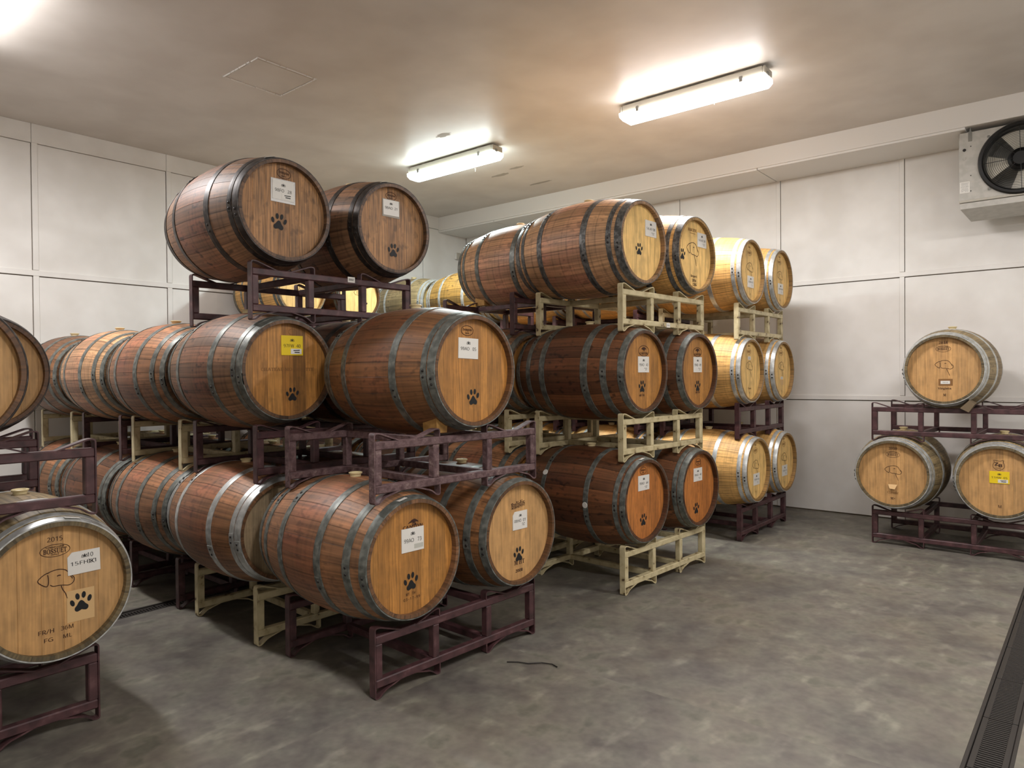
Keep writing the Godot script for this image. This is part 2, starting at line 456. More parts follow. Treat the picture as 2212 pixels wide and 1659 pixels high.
# ------------------------------------------------------------------ the room
func build_room():
	# concrete floor with two trenches for the drain channels
	var f := Mb.new()
	var xs := [-0.2, 2.742, 2.872, 7.105, 7.262, ROOM_X + 0.2]
	for i in [0, 2, 4]: f.box(Vector3(xs[i], -0.2, -0.2), Vector3(xs[i + 1], 0, ROOM_Z + 0.2))
	for q in [[1, 4.9, 7.4], [3, 1.8, 6.8]]:
		var i: int = q[0]
		f.box(Vector3(xs[i] - 0.01, -0.2, q[1]), Vector3(xs[i + 1] + 0.01, -0.09, q[2]))
		f.box(Vector3(xs[i], -0.2, -0.2), Vector3(xs[i + 1], 0, q[1])); f.box(Vector3(xs[i], -0.2, q[2]), Vector3(xs[i + 1], 0, ROOM_Z + 0.2))
	struct("floor", f.mesh(), mats.floor)
	var c := struct("ceiling", boxm(Vector3(ROOM_X + 0.4, 0.2, ROOM_Z + 0.4)), mats.ceiling, at(ROOM_X / 2, CEIL + 0.1, ROOM_Z / 2))
	# left wall (x = 0) and far wall (z = 0): board sheets with battens over the joints
	var wl := struct("wall_left", boxm(Vector3(0.2, CEIL + 0.3, ROOM_Z + 0.4)), mats.gap, at(-0.118, CEIL / 2, ROOM_Z / 2))
	var wb := struct("wall_back", boxm(Vector3(ROOM_X + 0.4, CEIL + 0.3, 0.2)), mats.gap, at(ROOM_X / 2, CEIL / 2, -0.118))
	struct("wall_right", boxm(Vector3(0.2, CEIL + 0.3, ROOM_Z + 0.4)), mats.wall, at(ROOM_X + 0.1, CEIL / 2, ROOM_Z / 2))
	struct("wall_front", boxm(Vector3(ROOM_X + 0.4, CEIL + 0.3, 0.2)), mats.wall, at(ROOM_X / 2, CEIL / 2, ROOM_Z + 0.1))
	var ys := [[0.012, 1.192], [1.2, 2.427], [2.435, 3.647]]
	var zs := [0.0]
	for k in 8: zs.append(5.76 - 1.213 * (4 - k))
	zs.append(ROOM_Z)
	for k in zs.size() - 1:
		for yy in ys:
			panel(wl, Vector3(-0.02, yy[0], zs[k] + 0.004), Vector3(0.0, yy[1], zs[k + 1] - 0.004))
		panel(wl, Vector3(-0.02, 3.650, zs[k] + 0.002), Vector3(0.014, CEIL, zs[k + 1] - 0.001), "fascia_board")
		if k > 0:
			for yy in [[0.012, 1.2], [1.253, 2.435], [2.488, 3.652]]:
				panel(wl, Vector3(0.0, yy[0], zs[k] - 0.048), Vector3(0.010, yy[1], zs[k] - 0.001), "batten")
	for yy in [1.2, 2.435]:
		panel(wl, Vector3(0.0, yy, 0.0), Vector3(0.013, yy + 0.05, ROOM_Z), "batten")
	var xb := [0.0, 1.13, 2.355, 3.58, 4.79, 6.009, 7.225, 8.44, ROOM_X]
	ys = [[0.012, 1.192], [1.2, 2.427], [2.435, 3.62]]
	for k in xb.size() - 1:
		for yy in ys:
			panel(wb, Vector3(xb[k] + 0.003, yy[0], -0.02), Vector3(xb[k + 1] - 0.003, yy[1], 0.0))
		if k > 0:
			for yy in [[0.012, 1.2], [1.25, 2.435], [2.485, 3.62]]:
				panel(wb, Vector3(xb[k] - 0.044, yy[0], 0.0), Vector3(xb[k] - 0.001, yy[1], 0.010), "batten")
	for yy in [1.2, 2.435]:
		panel(wb, Vector3(0.0, yy, 0.0), Vector3(ROOM_X, yy + 0.047, 0.013), "batten")
	# boxed beam along the far wall, with soffit boards under it
	var beam := struct("trim_1", boxm(Vector3(ROOM_X, 0.20, 0.60), 0.004), mats.trim, at(ROOM_X / 2, 3.728, 0.302))
	var sx := [0.002, 1.09, 4.755, 6.60]
	for k in 3:
		panel(beam, Vector3(sx[k] + 0.004, 3.606, 0.004), Vector3(sx[k + 1] - 0.006, 3.627, 0.594 if k < 2 else 0.598), "soffit_board")
	# a hatch in the ceiling with a taped edge
	var hb := Mb.new()
	hb.box(Vector3(-0.225, -0.005, -0.235), Vector3(0.225, 0.002, 0.235), 0.002)
	var hatch := thing("ceiling_hatch", "square painted-over hatch in the ceiling with a ragged taped edge", "hatch")
	hatch.position = Vector3(2.53, CEIL, 4.87)
	part("hatch_cover", hb.mesh(), mats.ceiling, hatch)
	var rng := RandomNumberGenerator.new(); rng.seed = 4
	for s in 4:
		var e := Mb.new()
		var along := -0.255
		while along < 0.25:
			var ln := rng.randf_range(0.03, 0.12)
			var off := 0.247 + rng.randf_range(-0.003, 0.003)
			var lo := Vector3(along, -0.008, off - 0.004); var hi := Vector3(minf(along + ln, 0.255), 0.001, off + 0.005)
			e.box(lo, hi, 0.0015)
			along += ln + rng.randf_range(0.0, 0.012)
		part("tape_edge", e.mesh(), mats.trim, hatch, Transform3D(Basis(Vector3.UP, s * PI / 2), Vector3.ZERO))
	c.set_meta("kind", "structure")

func panel(wall: Node3D, lo: Vector3, hi: Vector3, called := "wall_panel"):
	var m := boxm((hi - lo).snapped(Vector3.ONE * 0.0001), 0.002)
	var mat: Material = mats.wall if called != "soffit_board" else mats.trim
	part(called, m, mat, wall, Transform3D(Basis(), (lo + hi) / 2 - wall.position))

# ------------------------------------------------------------------ strip lights
func strip_light(p: Vector3, power: float, tint: Color, label: String):
	var o := thing("strip_light", label, "light", "strip lights on the ceiling")
	o.position = p
	var h := Mb.new()
	h.box(Vector3(-0.61, -0.085, -0.075), Vector3(0.61, -0.018, 0.075), 0.008)
	h.box(Vector3(-0.45, -0.02, -0.04), Vector3(-0.38, 0.0, 0.04)); h.box(Vector3(0.38, -0.02, -0.04), Vector3(0.45, 0.0, 0.04))
	part("housing", h.mesh(), mats.housing, o)
	# lens: a shallow trough, narrower at the bottom, with sloped ends
	var l := Mb.new()
	var sec := [Vector2(0.090, -0.083), Vector2(0.088, -0.115), Vector2(0.070, -0.150), Vector2(0.030, -0.160)]
	var halfs := [0.630, 0.630, 0.605, 0.585]
	for i in 3:
		var a: Vector2 = sec[i]; var b: Vector2 = sec[i + 1]
		for s in [-1.0, 1.0]:
			l.flat(Vector3(-halfs[i], a.y, s * a.x), Vector3(halfs[i], a.y, s * a.x), Vector3(halfs[i + 1], b.y, s * b.x), Vector3(-halfs[i + 1], b.y, s * b.x), Vector3(0, -0.2, s))
			l.flat(Vector3(s * halfs[i], a.y, -a.x), Vector3(s * halfs[i], a.y, a.x), Vector3(s * halfs[i + 1], b.y, b.x), Vector3(s * halfs[i + 1], b.y, -b.x), Vector3(s, -0.2, 0))
	l.flat(Vector3(-0.585, -0.16, -0.03), Vector3(0.585, -0.16, -0.03), Vector3(0.585, -0.16, 0.03), Vector3(-0.585, -0.16, 0.03), Vector3.DOWN)
	var g := plain(Color(0.9, 0.9, 0.88), 0.3)
	g.emission_enabled = true; g.emission = tint; g.emission_energy_multiplier = 8.0
	part("lamp_lens", l.mesh(), g, o)
	var cap := Mb.new()
	cap.box(Vector3(-0.012, -0.012, -0.05), Vector3(0.012, 0.012, 0.05), 0.004)
	for s in [-1.0, 1.0]:
		part("end_cap", boxm(Vector3(0.02, 0.06, 0.15), 0.006), mats.housing, o, at(s * 0.622, -0.052, 0))
		for q in [-0.45, 0.45]:
			part("clip", boxm(Vector3(0.028, 0.045, 0.012), 0.003), mats.clip, o, at(q, -0.085, s * 0.092))
		part("clip", boxm(Vector3(0.012, 0.03, 0.03), 0.003), mats.clip, o, at(s * 0.637, -0.075, 0.03))
	var a := AreaLight3D.new(); a.name = "lamp_light"
	a.area_size = Vector2(1.16, 0.15); a.light_color = tint; a.light_energy = power; a.area_normalize_energy = true
	a.area_range = 30.0; a.area_attenuation = 2.0; a.shadow_enabled = true
	a.transform = Transform3D(Basis(Vector3.RIGHT, -PI / 2), Vector3(0, -0.168, 0))
	o.add_child(a)
	for s in [-1.0, 1.0]:
		var b := AreaLight3D.new(); b.name = "lens_side_light"
		b.area_size = Vector2(1.2, 0.06); b.light_color = tint; b.light_energy = power * 0.05; b.area_normalize_energy = true
		b.area_range = 30.0; b.area_attenuation = 2.0; b.shadow_enabled = true
		b.transform = Transform3D(Basis(Vector3.UP, 0.0 if s < 0 else PI), Vector3(0, -0.118, s * 0.094))
		o.add_child(b, true)

# ------------------------------------------------------------------ barrels
func rb(s: float) -> float:
	var t := (s - BL / 2) / (BL / 2)
	return RB - (RB - RH) * t * t

func bp(s: float, ang: float, r: float) -> Vector3:
	return Vector3(BL / 2 - s, r * cos(ang), r * sin(ang))

func stave_mesh(a0: float, a1: float) -> ArrayMesh:
	var m := Mb.new()
	var ss := [0.0, 0.004]
	for i in range(1, 16): ss.append(0.004 + (BL - 0.008) * i / 16.0)
	ss.append(BL - 0.004); ss.append(BL)
	var g := 0.0011 / 0.33
	var an := [a0 + 0.0004, a0 + g, lerpf(a0, a1, 0.5), a1 - g, a1 - 0.0004]
	for i in ss.size() - 1:
		for k in 4:
			var p := []; var n := []; var u := []
			for q in [[0, 0], [1, 0], [1, 1], [0, 1]]:
				var s: float = ss[i + q[0]]; var a: float = an[k + q[1]]
				var r := rb(s)
				if k + q[1] == 0 or k + q[1] == 4: r -= 0.0018
				if s == 0.0 or s == BL: r -= 0.004
				p.append(bp(s, a, r))
				var tt := (s - BL / 2) / (BL / 2)
				var nn := Vector3(-(-2.0 * (RB - RH) * tt / (BL / 2)), cos(a), sin(a))
				nn.x = (2.0 * (RB - RH) * tt / (BL / 2)) * -1.0
				if k == 0: nn += Vector3(0, sin(a), -cos(a)) * 0.8
				if k == 3: nn += Vector3(0, -sin(a), cos(a)) * 0.8
				n.append(nn.normalized()); u.append(Vector2(s / BL, (a - stave_from) / TAU))
			m.quad(p[0], p[1], p[2], p[3], n[0], n[1], n[2], n[3], u[0], u[1], u[2], u[3])
	for side in 2:
		var s0 := 0.0 if side == 0 else BL
		var s1 := 0.055 if side == 0 else BL - 0.055
		var x := Vector3(1, 0, 0) if side == 0 else Vector3(-1, 0, 0)
		for k in 3:
			var b0 := lerpf(an[0], an[4], k / 3.0); var b1 := lerpf(an[0], an[4], (k + 1) / 3.0)
			var r0 := rb(s0) - 0.004
			var u0 := Vector2(0.02, (b0 - stave_from) / TAU); var u1 := Vector2(0.02, (b1 - stave_from) / TAU)
			m.quad(bp(s0, b0, r0), bp(s0, b1, r0), bp(s0, b1, 0.2615), bp(s0, b0, 0.2615), x, x, x, x, u0, u1, u1, u0)
			var n0 := -Vector3(0, cos(b0), sin(b0)); var n1 := -Vector3(0, cos(b1), sin(b1))
			m.quad(bp(s0, b0, 0.2615), bp(s0, b1, 0.2615), bp(s1, b1, 0.2645), bp(s1, b0, 0.2645), n0, n1, n1, n0, u0, u1, u1, u0)
	return m.mesh()

var stave_from := 0.0

func hoop_mesh(s0: float, s1: float, phi: float) -> ArrayMesh:
	var key := "hoop %.3f %.3f %.2f" % [s0, s1, phi]
	if cache.has(key): return cache[key]
	var m := Mb.new()
	var segs := 80
	var r0 := rb(s0) + 0.0032; var r1 := rb(s1) + 0.0032
	var mid := rb((s0 + s1) / 2) + 0.0030
	if s0 == 0.0: r0 -= 0.0
	for pass_ in 2:
		var f := 0.0 if pass_ == 0 else phi - 0.11
		var t := TAU if pass_ == 0 else phi + 0.11
		var n := segs if pass_ == 0 else 8
		var lift := 0.0 if pass_ == 0 else 0.0022
		var prof := [Vector2(r0 - 0.006, s0 + 0.0005), Vector2(r0 + lift - 0.0006, s0 + 0.0005), Vector2(r0 + lift, s0 + 0.0018), Vector2(mid + lift + 0.0006, (s0 + s1) / 2), Vector2(r1 + lift, s1 - 0.0018), Vector2(r1 + lift - 0.0006, s1 - 0.0005), Vector2(r1 - 0.006, s1 - 0.0005)]
		for i in prof.size() - 1:
			var p: Vector2 = prof[i]; var q: Vector2 = prof[i + 1]
			var d := q - p
			var nr := Vector2(d.y, -d.x).normalized()
			for k in n:
				var a0 := f + (t - f) * k / n; var a1 := f + (t - f) * (k + 1) / n
				var n0 := Vector3(-nr.y, nr.x * cos(a0), nr.x * sin(a0)); var n1 := Vector3(-nr.y, nr.x * cos(a1), nr.x * sin(a1))
				m.quad(bp(p.y, a0, p.x), bp(p.y, a1, p.x), bp(q.y, a1, q.x), bp(q.y, a0, q.x), n0, n1, n1, n0)
		if pass_ == 1:
			for e in [f, t]:
				var out := Vector3(0, -sin(e), cos(e)) * (1.0 if e == t else -1.0)
				m.flat(bp(s0 + 0.001, e, r0 - 0.002), bp(s1 - 0.001, e, r1 - 0.002), bp(s1 - 0.001, e, r1 + lift), bp(s0 + 0.001, e, r0 + lift), out)
	cache[key] = m.mesh()
	return cache[key]

func rivet_mesh() -> ArrayMesh:
	if not cache.has("rivet"):
		var m := Mb.new()
		m.lathe([Vector2(0.0075, 0.0), Vector2(0.0065, 0.003), Vector2(0.003, 0.0048), Vector2(0.0001, 0.005)], 8, 1)
		cache["rivet"] = m.mesh()
	return cache["rivet"]

func board_mesh(e0: float, e1: float, back: bool) -> ArrayMesh:
	var m := Mb.new()
	var w := e1 - e0
	var g := 0.0011
	var cols := [e0 + 0.0002, e0 + g]
	for i in range(1, 5): cols.append(e0 + w * i / 5.0)
	cols.append(e1 - g); cols.append(e1 - 0.0002)
	for i in cols.size() - 1:
		var a0: float = cols[i]; var a1: float = cols[i + 1]
		var h0 := sqrt(maxf(0.0, HEAD_R * HEAD_R - a0 * a0)); var h1 := sqrt(maxf(0.0, HEAD_R * HEAD_R - a1 * a1))
		var d0 := -0.0022 if i == 0 else 0.0
		var d1 := -0.0022 if i == cols.size() - 2 else 0.0
		var nn := Vector3(1, 0, 0)
		if i == 0: nn = Vector3(1, 0, 0.9).normalized()
		if i == cols.size() - 2: nn = Vector3(1, 0, -0.9).normalized()
		var sc := 0.5 / HEAD_R
		m.quad(Vector3(d0, -h0, -a0), Vector3(d1, -h1, -a1), Vector3(d1, h1, -a1), Vector3(d0, h0, -a0), nn, nn, nn, nn,
			Vector2(0.5 + a0 * sc, 0.5 + h0 * sc), Vector2(0.5 + a1 * sc, 0.5 + h1 * sc), Vector2(0.5 + a1 * sc, 0.5 - h1 * sc), Vector2(0.5 + a0 * sc, 0.5 - h0 * sc))
		m.flat(Vector3(-0.02, -h0, -a0), Vector3(-0.02, -h1, -a1), Vector3(-0.02, h1, -a1), Vector3(-0.02, h0, -a0), Vector3(-1, 0, 0))
	for q in [[cols[0], 1.0], [cols[-1], -1.0]]:
		var hh := sqrt(maxf(0.0, HEAD_R * HEAD_R - q[0] * q[0]))
		if hh > 0.01:
			m.flat(Vector3(-0.0022, -hh, -q[0]), Vector3(-0.0022, hh, -q[0]), Vector3(-0.02, hh, -q[0]), Vector3(-0.02, -hh, -q[0]), Vector3(0, 0, q[1]))
	return m.mesh()

const HOOPS := {
	"wide": [[0.0, 0.042], [0.094, 0.138], [0.285, 0.333]],
	"zinc": [[0.0, 0.036], [0.052, 0.084], [0.263, 0.302]],
	"spaced": [[0.0, 0.048], [0.072, 0.107], [0.255, 0.302]],
	"paired": [[0.0, 0.042], [0.048, 0.080], [0.240, 0.287]],
	"even": [[0.0, 0.042], [0.120, 0.166], [0.262, 0.316]],
}

func barrel(label: String, c: Vector3, yaw: float, body: String, hoops: String, hoop_mat: String, head: String, group: String, bung := true) -> Node3D:
	# c is the middle of the barrel's axis; its stamped head faces its own +x
	var key := "%s %s %s %s %s" % [body, hoops, hoop_mat, head, bung]
	var o: Node3D
	if protos.has(key):
		o = protos[key].duplicate()
		o.name = numbered("wine_barrel")
		add_child(o)
		tag(o, label, "barrel", group)
	else:
		o = thing("wine_barrel", label, "barrel", group)
		var bm: StandardMaterial3D = mats["body_" + body]
		var lay: int = bm.get_meta("lay")
		var e: Array = stave_edges[lay]
		stave_from = e[0]
		for i in e.size() - 1:
			var k := "stave %d %d" % [lay, i]
			if not cache.has(k): cache[k] = stave_mesh(e[i], e[i + 1])
			part("stave", cache[k], bm, o, at(0, RB, 0))
		var hm: Material = mats["hoop_" + hoop_mat]
		var n := 0
		for h in HOOPS[hoops]:
			for s in 2:
				var phi: float = [1.75, 0.74, 1.62, 0.78, 1.9, 0.72][n]
				var hp := part("hoop", hoop_mesh(h[0], h[1], phi) if s == 0 else hoop_mesh(BL - h[1], BL - h[0], phi), hm, o, at(0, RB, 0))
				var sm: float = (h[0] + h[1]) / 2 if s == 0 else BL - (h[0] + h[1]) / 2
				for q in [-0.05, 0.05]:
					var r := rb(sm) + 0.0058
					var up := Vector3(0, cos(phi + q), sin(phi + q))
					var xf := Transform3D(Basis(Vector3(1, 0, 0), up, Vector3(1, 0, 0).cross(up)), bp(sm, phi + q, r))
					part("rivet", rivet_mesh(), mats.rivet, hp, xf)
				n += 1
		var hd: StandardMaterial3D = mats["head_" + head]
		var bl: int = hd.get_meta("lay")
		var be: Array = board_edges[bl]
		for i in be.size() - 1:
			var k := "board %d %d" % [bl, i]
			if not cache.has(k): cache[k] = board_mesh(be[i], be[i + 1], false)
			part("head_board", cache[k], hd, o, at(BL / 2 - INSET, RB, 0))
		if not cache.has("rear_head"):
			var m := Mb.new()
			m.lathe([Vector2(0.0001, 0.01), Vector2(HEAD_R, 0.01), Vector2(HEAD_R, -0.01), Vector2(0.0001, -0.01)], 40, 0)
			cache["rear_head"] = m.mesh()
		part("rear_head", cache["rear_head"], mats["head_aged"], o, at(-BL / 2 + INSET + 0.01, RB, 0))
		if bung:
			if not cache.has("bung"):
				var m := Mb.new()
				m.lathe([Vector2(0.0255, -0.012), Vector2(0.0285, 0.012), Vector2(0.033, 0.013), Vector2(0.0355, 0.019), Vector2(0.031, 0.0215), Vector2(0.0235, 0.020), Vector2(0.0225, 0.016), Vector2(0.0001, 0.016)], 24, 1)
				cache["bung"] = m.mesh()
			part("bung", cache["bung"], mats.bung, o, at(0, RB + RB, 0))
		protos[key] = o.duplicate()
	o.rotation.y = -yaw
	o.position = c - Vector3(0, RB, 0)
	return o

# ------------------------------------------------------------------ prints on the heads (flat, in x right / y up, facing +z)
func flat_poly(pts: Array, m: Mb, off := Vector2.ZERO, scale_ := 1.0, z := 0.0):
	var pv := PackedVector2Array()
	for p in pts: pv.append(p)
	var ids := Geometry2D.triangulate_polygon(pv)
	var n := Vector3(0, 0, 1)
	for i in range(0, ids.size(), 3):
		var q := []
		for k in 3: q.append(Vector3(off.x + pv[ids[i + k]].x * scale_, off.y + pv[ids[i + k]].y * scale_, z))
		m.tri(q[0], q[1], q[2], n, n, n)

func stroke(pts: Array, width: float, m: Mb, closed := false):
	var n := Vector3(0, 0, 1)
	var count := pts.size()
	var l := []; var r := []
	for i in count:
		var a: Vector2 = pts[(i - 1 + count) % count] if closed or i > 0 else pts[i]
		var b: Vector2 = pts[(i + 1) % count] if closed or i < count - 1 else pts[i]
		var d := (b - a).normalized()
		var s := Vector2(-d.y, d.x) * width / 2
		l.append(pts[i] + s); r.append(pts[i] - s)
	for i in (count if closed else count - 1):
		var j := (i + 1) % count
		m.quad(Vector3(l[i].x, l[i].y, 0), Vector3(l[j].x, l[j].y, 0), Vector3(r[j].x, r[j].y, 0), Vector3(r[i].x, r[i].y, 0), n, n, n, n)

func smooth_line(pts: Array, closed := false) -> Array:
	var out := []
	var c := pts.size()
	for i in (c if closed else c - 1):
		var p0: Vector2 = pts[(i - 1 + c) % c] if closed or i > 0 else pts[i]
		var p1: Vector2 = pts[i]
		var p2: Vector2 = pts[(i + 1) % c]
		var p3: Vector2 = pts[(i + 2) % c] if closed or i + 2 < c else p2
		for k in 5: out.append(p1.cubic_interpolate(p2, p0, p3, k / 5.0))
	if not closed: out.append(pts[-1])
	return out

func ellipse(c: Vector2, rx: float, ry: float, turn := 0.0, n := 24) -> Array:
	var out := []
	for i in n: out.append(c + Vector2(rx * cos(TAU * i / n), ry * sin(TAU * i / n)).rotated(turn))
	return out

func face_xf(a: float, b: float, turn := 0.0, lift := 0.0012) -> Transform3D:
	return Transform3D(Basis(Vector3.UP, PI / 2) * Basis(Vector3.BACK, turn), Vector3(BL / 2 - INSET + lift, RB + b, -a))

func lettering(text: String, w: float, h: float, f: Font) -> Mesh:
	var key := "text %s %.4f %.4f %s" % [text, w, h, f.get_instance_id()]
	if cache.has(key): return cache[key]
	var t := TextMesh.new()
	t.text = text; t.font = f; t.font_size = 40; t.pixel_size = 0.001; t.depth = 0.0; t.curve_step = 2.0
	var src := t.get_mesh_arrays() if t.get_surface_count() == 0 else t.surface_get_arrays(0)
	var vs: PackedVector3Array = src[Mesh.ARRAY_VERTEX]
	var lo := Vector3.INF; var hi := -Vector3.INF
	for p in vs: lo = lo.min(p); hi = hi.max(p)
	var sx := w / maxf(hi.x - lo.x, 0.0001); var sy := h / maxf(hi.y - lo.y, 0.0001)
	if w <= 0.0: sx = sy
	var c := (lo + hi) / 2
	var ix: PackedInt32Array = src[Mesh.ARRAY_INDEX] if src[Mesh.ARRAY_INDEX] != null else PackedInt32Array()
	var m := Mb.new()
	var n := Vector3(0, 0, 1)
	var count := ix.size() if ix.size() else vs.size()
	for i in range(0, count, 3):
		var q := []
		for k in 3:
			var p: Vector3 = vs[ix[i + k]] if ix.size() else vs[i + k]
			q.append(Vector3((p.x - c.x) * sx, (p.y - c.y) * sy, 0))
		if (q[1] - q[0]).cross(q[2] - q[0]).length() > 1e-12: m.tri(q[0], q[1], q[2], n, n, n)
	cache[key] = m.mesh()
	return cache[key]

func text_on(o: Node3D, s: String, a: float, b: float, w: float, h: float, f: Font, mat: Material, turn := 0.0, called := "stamped_lettering"):
	part(called, lettering(s, w, h, f), mat, o, face_xf(a, b, turn))

func paw(o: Node3D, a: float, b: float, w: float, turn := 0.0, mat: Material = null):
	if not cache.has("paw"):
		var m := Mb.new()
		flat_poly(smooth_line([Vector2(0, 0.09), Vector2(0.11, 0.02), Vector2(0.2, -0.12), Vector2(0.31, -0.24), Vector2(0.31, -0.37), Vector2(0.22, -0.45), Vector2(0.1, -0.43), Vector2(0, -0.39), Vector2(-0.1, -0.43), Vector2(-0.22, -0.45), Vector2(-0.31, -0.37), Vector2(-0.31, -0.24), Vector2(-0.2, -0.12), Vector2(-0.11, 0.02)], true), m)
		for t in [[-0.40, 0.04, 0.30], [-0.145, 0.32, 0.12], [0.145, 0.34, -0.12], [0.40, 0.10, -0.30]]:
			flat_poly(ellipse(Vector2(t[0], t[1]), 0.10, 0.17, t[2]), m)
		cache["paw"] = m.mesh()
	var xf := face_xf(a, b, turn, 0.0016)
	part("paw_print", cache["paw"], mats.paint if mat == null else mat, o, xf * Transform3D(Basis.from_scale(Vector3(w, w, 1)), Vector3.ZERO))

func dog(o: Node3D, a: float, b: float, w: float, neck := true):
	# line drawing of a hound's head looking right, centred on the head, w wide
	var key := "dog %s" % neck
	if not cache.has(key):
		var m := Mb.new()
		var P := func(arr): 
			var out := []
			for i in range(0, arr.size(), 2): out.append(Vector2((arr[i] - 825) / 330.0, (765 - arr[i + 1]) / 330.0))
			return smooth_line(out)
		stroke(P.call([762, 692, 735, 698, 700, 718, 668, 748, 668, 772, 700, 805, 732, 826, 748, 824, 757, 795, 756, 745, 750, 712]), 0.026, m)
		stroke(P.call([745, 698, 790, 681, 850, 675, 905, 690, 932, 718, 945, 745, 975, 770, 989, 790, 986, 822, 965, 845, 935, 854, 900, 847, 850, 838, 800, 838, 772, 818]), 0.024, m)
		stroke(P.call([955, 768, 968, 782, 972, 796]), 0.022, m)
		stroke(P.call([834, 742, 850, 736, 868, 739]), 0.030, m)
		if neck: stroke(P.call([870, 848, 884, 890, 906, 930, 924, 990]), 0.024, m)
		cache[key] = m.mesh()
	part("dog_outline", cache[key], mats.burn, o, face_xf(a, b) * Transform3D(Basis.from_scale(Vector3(w, w, 1)), Vector3.ZERO))

func crest(parent: Node3D, x: float, y: float, w: float, z := 0.0006):
	if not cache.has("crest"):
		var m := Mb.new()
		flat_poly(ellipse(Vector2(0, 0), 0.13, 0.24, 0, 12), m); flat_poly(ellipse(Vector2(0, 0.28), 0.07, 0.10, 0, 8), m)
		for s in [-1.0, 1.0]:
			stroke(smooth_line([Vector2(s * 0.16, -0.26), Vector2(s * 0.2, 0.05), Vector2(s * 0.28, 0.2), Vector2(s * 0.38, 0.12), Vector2(s * 0.40, -0.12), Vector2(s * 0.48, -0.28)]), 0.085, m)
		stroke([Vector2(-0.46, -0.30), Vector2(0.46, -0.30)], 0.07, m)
		cache["crest"] = m.mesh()
	part("crest", cache["crest"], mats.ink, parent, Transform3D(Basis.from_scale(Vector3(w, w * 0.85, 1)), Vector3(x, y, z)))

func paper_label(o: Node3D, a: float, b: float, w: float, h: float, text: String, turn := 0.0, mat: Material = null, extra := "lines", cut := false) -> Node3D:
	var m := Mb.new()
	var pts := [Vector2(-w / 2, -h / 2), Vector2(w / 2, -h / 2), Vector2(w / 2, h / 2), Vector2(-w / 2, h / 2)]
	if cut: pts = [Vector2(-w / 2, -h / 2), Vector2(w / 2, -h / 2), Vector2(w / 2, h / 2), Vector2(-w * 0.36, h / 2), Vector2(-w / 2, h * 0.30)]
	flat_poly(pts, m, Vector2.ZERO, 1.0, 0.0012)
	for i in pts.size():
		var p: Vector2 = pts[i]; var q: Vector2 = pts[(i + 1) % pts.size()]
		var out := Vector3(q.y - p.y, p.x - q.x, 0)
		m.flat(Vector3(p.x, p.y, 0.0012), Vector3(q.x, q.y, 0.0012), Vector3(q.x, q.y, -0.002), Vector3(p.x, p.y, -0.002), out)
	var l := part("paper_label", m.mesh(), mats.paper if mat == null else mat, o, face_xf(a, b, turn, 0.0022))
	var z := 0.0018
	crest(l, 0.0 if not cut else w * 0.02, h * 0.27, w * 0.20, z)
	part("label_lettering", lettering(text, w * 0.78, h * 0.165, sans), mats.ink, l, at(0 if not cut else -w * 0.02, -h * 0.02, z))
	if extra == "lines":
		part("sticker", lettering("barrel note", w * 0.26, h * 0.05, sansb), mats.greyink, l, at(w * 0.18, -h * 0.24, z))
		part("sticker", lettering("refill", w * 0.14, h * 0.05, sansb), mats.greyink, l, at(w * 0.20, -h * 0.34, z))
	elif extra == "smudge":
		part("sticker", boxm(Vector3(w * 0.40, h * 0.19, 0.0005)), mats.smudge, l, at(w * 0.26, -h * 0.30, z))
	elif extra == "black":
		part("sticker", boxm(Vector3(w * 0.5, h * 0.27, 0.0006)), mats.paper, l, at(w * 0.18, -h * 0.30, z))
		part("marker_stroke", boxm(Vector3(w * 0.30, h * 0.045, 0.0012)), mats.ink, l, Transform3D(Basis(Vector3.BACK, 0.06), Vector3(w * 0.20, -h * 0.245, z)))
		part("marker_stroke", boxm(Vector3(w * 0.24, h * 0.05, 0.0012)), mats.ink, l, at(w * 0.22, -h * 0.345, z))
	elif extra == "scribble":
		var s := Mb.new()
		stroke(smooth_line([Vector2(0, 0), Vector2(w * 0.05, h * 0.04), Vector2(w * 0.1, -h * 0.02), Vector2(w * 0.16, h * 0.03), Vector2(w * 0.2, -h * 0.01)]), 0.0018, s)
		stroke(smooth_line([Vector2(w * 0.02, -h * 0.09), Vector2(w * 0.08, -h * 0.06), Vector2(w * 0.13, -h * 0.1), Vector2(w * 0.19, -h * 0.07)]), 0.0018, s)
		part("handwriting", s.mesh(), mats.ink, l, at(w * 0.12, -h * 0.22, z))
	return l

func oval_stamp(o: Node3D, a: float, b: float, w: float, h: float, lines: Array, mat: Material, turn := 0.0, width := 0.0022):
	var m := Mb.new()
	stroke(ellipse(Vector2.ZERO, w / 2, h / 2, 0, 36), width, m, true)
	var s := part("oval_stamp", m.mesh(), mat, o, face_xf(a, b, turn))
	for l in lines:
		part("stamped_lettering", lettering(l[0], l[1] * w, l[2] * h, l[4]), mat, s, at(0, l[3] * h, 0))

func hoop_sticker(o: Node3D, ang: float, s := 0.021, w := 0.05):
	var r := rb(s) + 0.0045
	var up := Vector3(0, cos(ang), sin(ang))
	var slope := Vector3(1, 0, 0)
	var side := up.cross(slope).normalized()
	var m := boxm(Vector3(0.026, 0.0012, w))
	part("tape_label", m, mats.paper, o, Transform3D(Basis(slope, up, slope.cross(up)), Vector3(BL / 2 - s, RB + up.y * r, up.z * r)))

# ------------------------------------------------------------------ racks
const RW := 1.125   # along the row of two barrels
const RD := 0.785   # front to back
const RHT := 0.345

